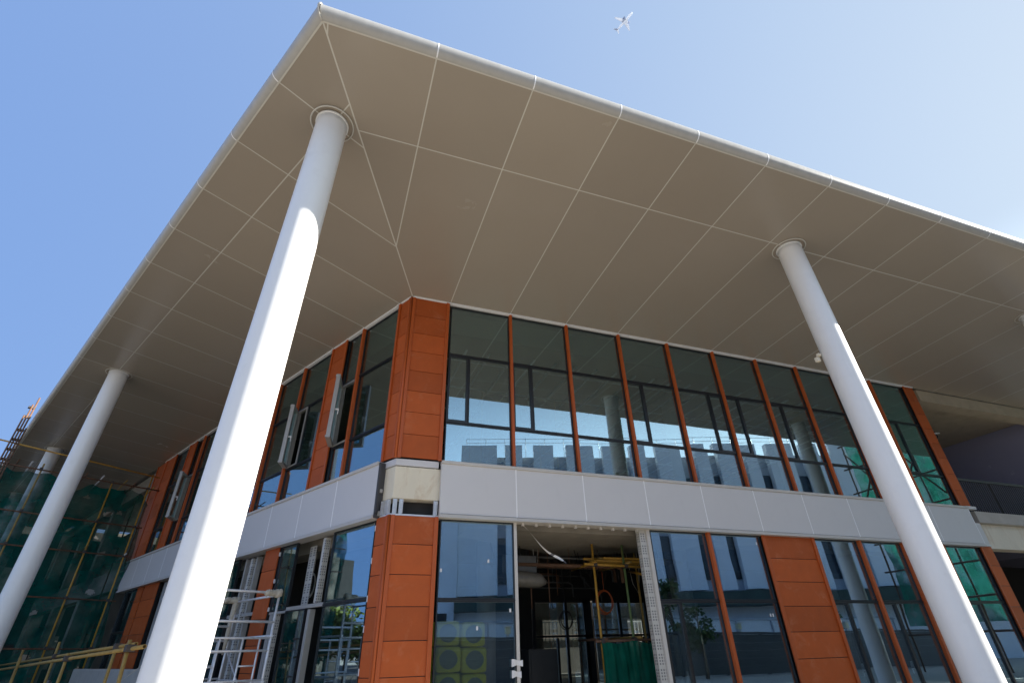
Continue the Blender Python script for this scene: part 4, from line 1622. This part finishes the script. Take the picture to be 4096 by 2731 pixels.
mb = MB()
mb.box(FO2, 0, 58, -14, -0.5, 0, 17.3)
mb.build('wall', 'offgrey', OB)
mb = MB()
mb.box(FO2, -10, -0.02, -12, 0.6, 0, 11.5)
mb.build('side_wing', 'offwhite', OB)
for i in range(5):
    mb = MB()
    mb.box(FO2, -9.2 + i * 1.9, -8.2 + i * 1.9, 0.61, 0.66, 2.6, 4.2)
    mb.build('window', 'offglass', OB)
random.seed(17)
mb, gl = MB(), MB()
a = 0.0
widths = [3.4, 1.5, 1.9, 2.9, 1.9, 1.2, 2.4, 1.3, 2.0, 1.2, 2.6, 1.6]
i = 0
ribs = []
while a < 57:
    w = widths[i % len(widths)]
    gap = [0.8, 1.1, 1.3, 0.9][i % 4]
    ribs.append((a, min(a + w, 58), a + w, min(a + w + gap, 58)))
    a += w + gap
    i += 1
for (r0, r1, g0, g1) in ribs:
    mb.box(FO2, r0, r1, -0.49, 0.15, 5.4, 18.3)
mb.build('rib_panel', 'offwhite', OB)
wi = 0
for (r0, r1, g0, g1) in ribs:
    if g1 - g0 < 0.3:
        continue
    for z0, z1 in ((6.2, 9.9), (11.2, 15.2)):
        f = MB()
        f.box(FO2, g0 + 0.05, g1 - 0.05, -0.48, -0.40, z0, z1)
        w_ = f.build('window', 'offglass', OB)
        wi += 1
mb = MB()
for zz in (18.8, 19.2):
    mb.tube([FO2(0.4, -0.6, zz), FO2(57, -0.6, zz)], 0.03, 6)
for i in range(30):
    mb.tube([FO2(0.4 + i * 1.9, -0.6, 17.3), FO2(0.4 + i * 1.9, -0.6, 19.2)], 0.03, 6)
mb.build('roof_railing', 'galv', OB)
mb = MB()
mb.box(FO2, 0, 58, -0.4, 0.05, 0, 5.3)
mb.build('plinth_wall', 'offwhite', OB)
mb = MB()
mb.box(FO2, 0, 58, 0.06, 1.6, 4.2, 5.2)
mb.build('canopy', 'darkgreen', OB)

mb = MB()
mb.box(FW, 4, 46, -15.2, -15.1, 0.0, 3.0)
mb.box(FW, 4, 46, -15.25, -15.05, 3.0, 3.12, 1)
for i in range(14):
    mb.box(FW, 4 + i * 3.2, 4.08 + i * 3.2, -15.09, -15.02, 0, 3.0, 1)
tag(mb.build('site_hoarding', ['hoard', 'offgrey']), 'white sheet hoarding with grey rails mirrored in the lower glass', 'fence')
mb = MB()
for i in range(5):
    mb.box(FW, 5, 44, -9.0 - 0.02 * i, -8.9, 0.05 + i * 0.40, 0.446 + i * 0.40)
for i in range(14):
    mb.box(FW, 5 + i * 3, 5.12 + i * 3, -9.25, -9.11, 0, 2.1)
mb.box(FW, 5, 44, -9.2, -8.85, 2.06, 2.16)
tag(mb.build('slat_fence', 'slat'), 'dark grey board fence mirrored low in the ground floor glass', 'fence')
for x, lab in ((9.6, 'cream lantern on the dark board fence, mirrored in the first lower pane'), (24.5, 'cream lantern on the dark board fence, mirrored beside the terracotta bay'), (33, 'cream lantern on the dark board fence, mirrored near the far end')):
    Lt = thing('lantern', lab, 'lamp', (x, -9.0, 2.16))
    mb = MB()
    mb.box(FW, x - 0.13, x + 0.13, -9.13, -8.87, 2.3, 2.58)
    mb.build('lantern_glass', 'lampglass', Lt)
    mb = MB()
    mb.box(FW, x - 0.2, x + 0.2, -9.2, -8.8, 2.585, 2.65)
    mb.box(FW, x - 0.08, x + 0.08, -9.08, -8.92, 2.165, 2.295)
    mb.build('lantern_frame', 'lip', Lt)


def tree(name, label, x, y, h, cr_, n, lm, group=None, ls=0.22, squash=0.8):
    T = thing(name, label, 'tree', (x, y, 0), group)
    tr, cw = MB(), MB()
    tr.tube([(x, y, 0), (x + 0.05, y, h * 0.3), (x - 0.04, y + 0.05, h * 0.65), (x, y, h * 0.92)], [0.03 * h, 0.024 * h, 0.015 * h, 0.005 * h], 8)
    cl = []
    for i in range(16):
        t = random.uniform(0, 2 * math.pi)
        q = random.uniform(0.35, 0.95)
        zz = h * random.uniform(0.45, 0.95)
        rr = cr_ * q * (1.15 - 0.7 * abs(zz / h - 0.65) / 0.35)
        e = Vector((x + rr * math.cos(t), y + rr * math.sin(t), zz))
        tr.tube([(x, y, max(h * 0.3, zz - h * 0.16)), ((x + e.x) / 2, (y + e.y) / 2, zz - h * 0.05), e], [0.009 * h, 0.006 * h, 0.002 * h], 6)
        cl.append(e)
    for c in cl:
        R_ = cr_ * random.uniform(0.28, 0.5)
        for _ in range(n // 16):
            d = Vector((random.gauss(0, 1), random.gauss(0, 1), random.gauss(0, squash)))
            d = d.normalized() * R_ * random.random() ** 0.5
            p = c + d
            a = Vector((random.gauss(0, 1), random.gauss(0, 1), random.gauss(-0.3, 0.6))).normalized()
            b = a.cross(Vector((random.gauss(0, 1), random.gauss(0, 1), random.gauss(0, 1)))).normalized()
            s = ls * random.uniform(0.6, 1.3)
            cw.add([p, p + a * s * 0.5 + b * s * 0.28, p + a * s, p + a * s * 0.5 - b * s * 0.28], [(0, 1, 2, 3)])
    tr.build('trunk', 'bark', T)
    cw.build('crown', lm, T, normals=False)


random.seed(33)
tree('young_tree', 'tall young tree mirrored at the left edge of the fourth lower bay', 22.6, -13.0, 5.4, 0.9, 900, 'leaf', 'young trees mirrored in the glass', 0.3)
tree('young_tree', 'short young tree mirrored under the transom of the fourth lower bay', 20.0, -7.0, 3.4, 0.8, 900, 'leaf', 'young trees mirrored in the glass', 0.24)
tree('young_tree', 'young tree mirrored beside the dark column reflection', 30.5, -8.0, 3.7, 0.9, 900, 'leaf', 'young trees mirrored in the glass', 0.26)
tree('leafy_tree', 'broad yellow-green tree mirrored in the corner pane of the left facade', -21.0, 22.6, 3.9, 2.0, 3000, 'leafy', 'bushy trees mirrored in the left glass', 0.3)
tree('leafy_tree', 'lower bushy tree mirrored beside the broad yellow-green tree', -22.0, 19.4, 3.2, 1.7, 2400, 'leaf', 'bushy trees mirrored in the left glass', 0.28)
tree('leafy_tree', 'bushy tree mirrored in front of the apartment block', -22.5, 26.6, 3.3, 1.7, 2400, 'leafy', 'bushy trees mirrored in the left glass', 0.28)

AB = thing('apartment_block', 'grey apartment block with rows of small windows mirrored in the left glass', 'building', (-48, 52, 0))
ab = R(40)


def FA(a, o, z):
    return (-46 + a * math.cos(ab) - o * math.sin(ab), 40 + a * math.sin(ab) + o * math.cos(ab), z)


mb = MB()
mb.box(FA, 0, 24, 0, 11, 0, 11.6)
mb.build('wall', 'aptwall', AB)
for i in range(9):
    for j in range(4):
        f = MB()
        f.box(FA, 1.0 + i * 2.5, 2.4 + i * 2.5, -0.08, -0.02, 1.2 + j * 2.8, 2.7 + j * 2.8)
        f.box(FA, 0.9 + i * 2.5, 2.5 + i * 2.5, -0.14, -0.002, 1.08 + j * 2.8, 1.19 + j * 2.8, 1)
        f.build('window', ['offglass', 'hoard'], AB)

# green-netted scaffold to the far right, mirrored in the last bay
NS = thing('netted_scaffold', 'green netted scaffold with crossing tubes mirrored in the last glass bay', 'scaffold', (33, -3, 0))
mb = MB()
nu, nv = 40, 30
vs, fs = [], []
for j in range(nv + 1):
    for i in range(nu + 1):
        y = -4.6 + i / nu * 13
        z = 2.2 + j / nv * 11
        vs.append((33 + 0.12 * math.sin(y * 2.1 + z) + 0.06 * math.sin(z * 4 + y * 3), y, z))
for j in range(nv):
    for i in range(nu):
        q = nu + 1
        fs.append((j * q + i, j * q + i + 1, (j + 1) * q + i + 1, (j + 1) * q + i))
mb.add(vs, fs, 0, True)
mb.build('netting', 'net3', NS, normals=False)
mb = MB()
for i in range(10):
    mb.tube([(32.75, -4.6 + i * 1.4, 0), (32.75, -4.6 + i * 1.4, 13.4)], 0.05, 8)
for j in range(8):
    mb.tube([(32.7, -4.9, 1.8 + j * 1.6), (32.7, 8.6, 1.8 + j * 1.6)], 0.05, 8)
for i in range(5):
    mb.tube([(32.65, -4.6 + i * 2.6, 8.5), (32.65, -2 + i * 2.6, 12.5)], 0.05, 8)
    mb.tube([(32.65, -2 + i * 2.6, 8.5), (32.65, -4.6 + i * 2.6, 12.5)], 0.05, 8)
mb.build('tubes', 'rust', NS)

# ================================================================== COURTYARD BEHIND, SEEN THROUGH THE OPEN BAY
AN = thing('walkway_building', 'white concrete walkway building with railings seen through the unglazed bay', 'building', (16, YR + 20, 0))
ya = YR + 19
mb = MB()
mb.box(FW, 8, 34, ya, ya + 4, 3.05, 3.75)
mb.box(FW, 8, 34, ya + 6, ya + 10, 1.6, 2.0)
mb.build('deck', 'paleconc', AN)
for x in (10.2, 14.4, 18.6, 22.8):
    mb = MB()
    mb.tube([(x, ya + 0.5, 0), (x, ya + 0.5, 3.05)], 0.3, 20)
    mb.build('pillar', 'hoard', AN)
for y, z in ((ya + 0.1, 3.75), (ya + 6.1, 2.0)):
    mb = MB()
    for i in range(92):
        mb.box(FW, 8 + i * 0.28, 8.04 + i * 0.28, y, y + 0.04, z, z + 1.0)
    mb.box(FW, 8, 34, y - 0.01, y + 0.06, z + 1.001, z + 1.06)
    mb.build('railing', 'plastic', AN)
mb = MB()
mb.box(FW, 4, 40, ya + 12, ya + 12.3, 0, 9)
mb.build('wall', 'darkconc', AN)
for x0, x1, z1 in ((9.5, 12.6, 3.0), (15.5, 18.2, 3.0), (20.6, 22.0, 3.0)):
    mb = MB()
    mb.box(FW, x0, x1, ya + 2.0, ya + 2.2, 0, z1)
    mb.build('infill_wall', 'concrete', AN)
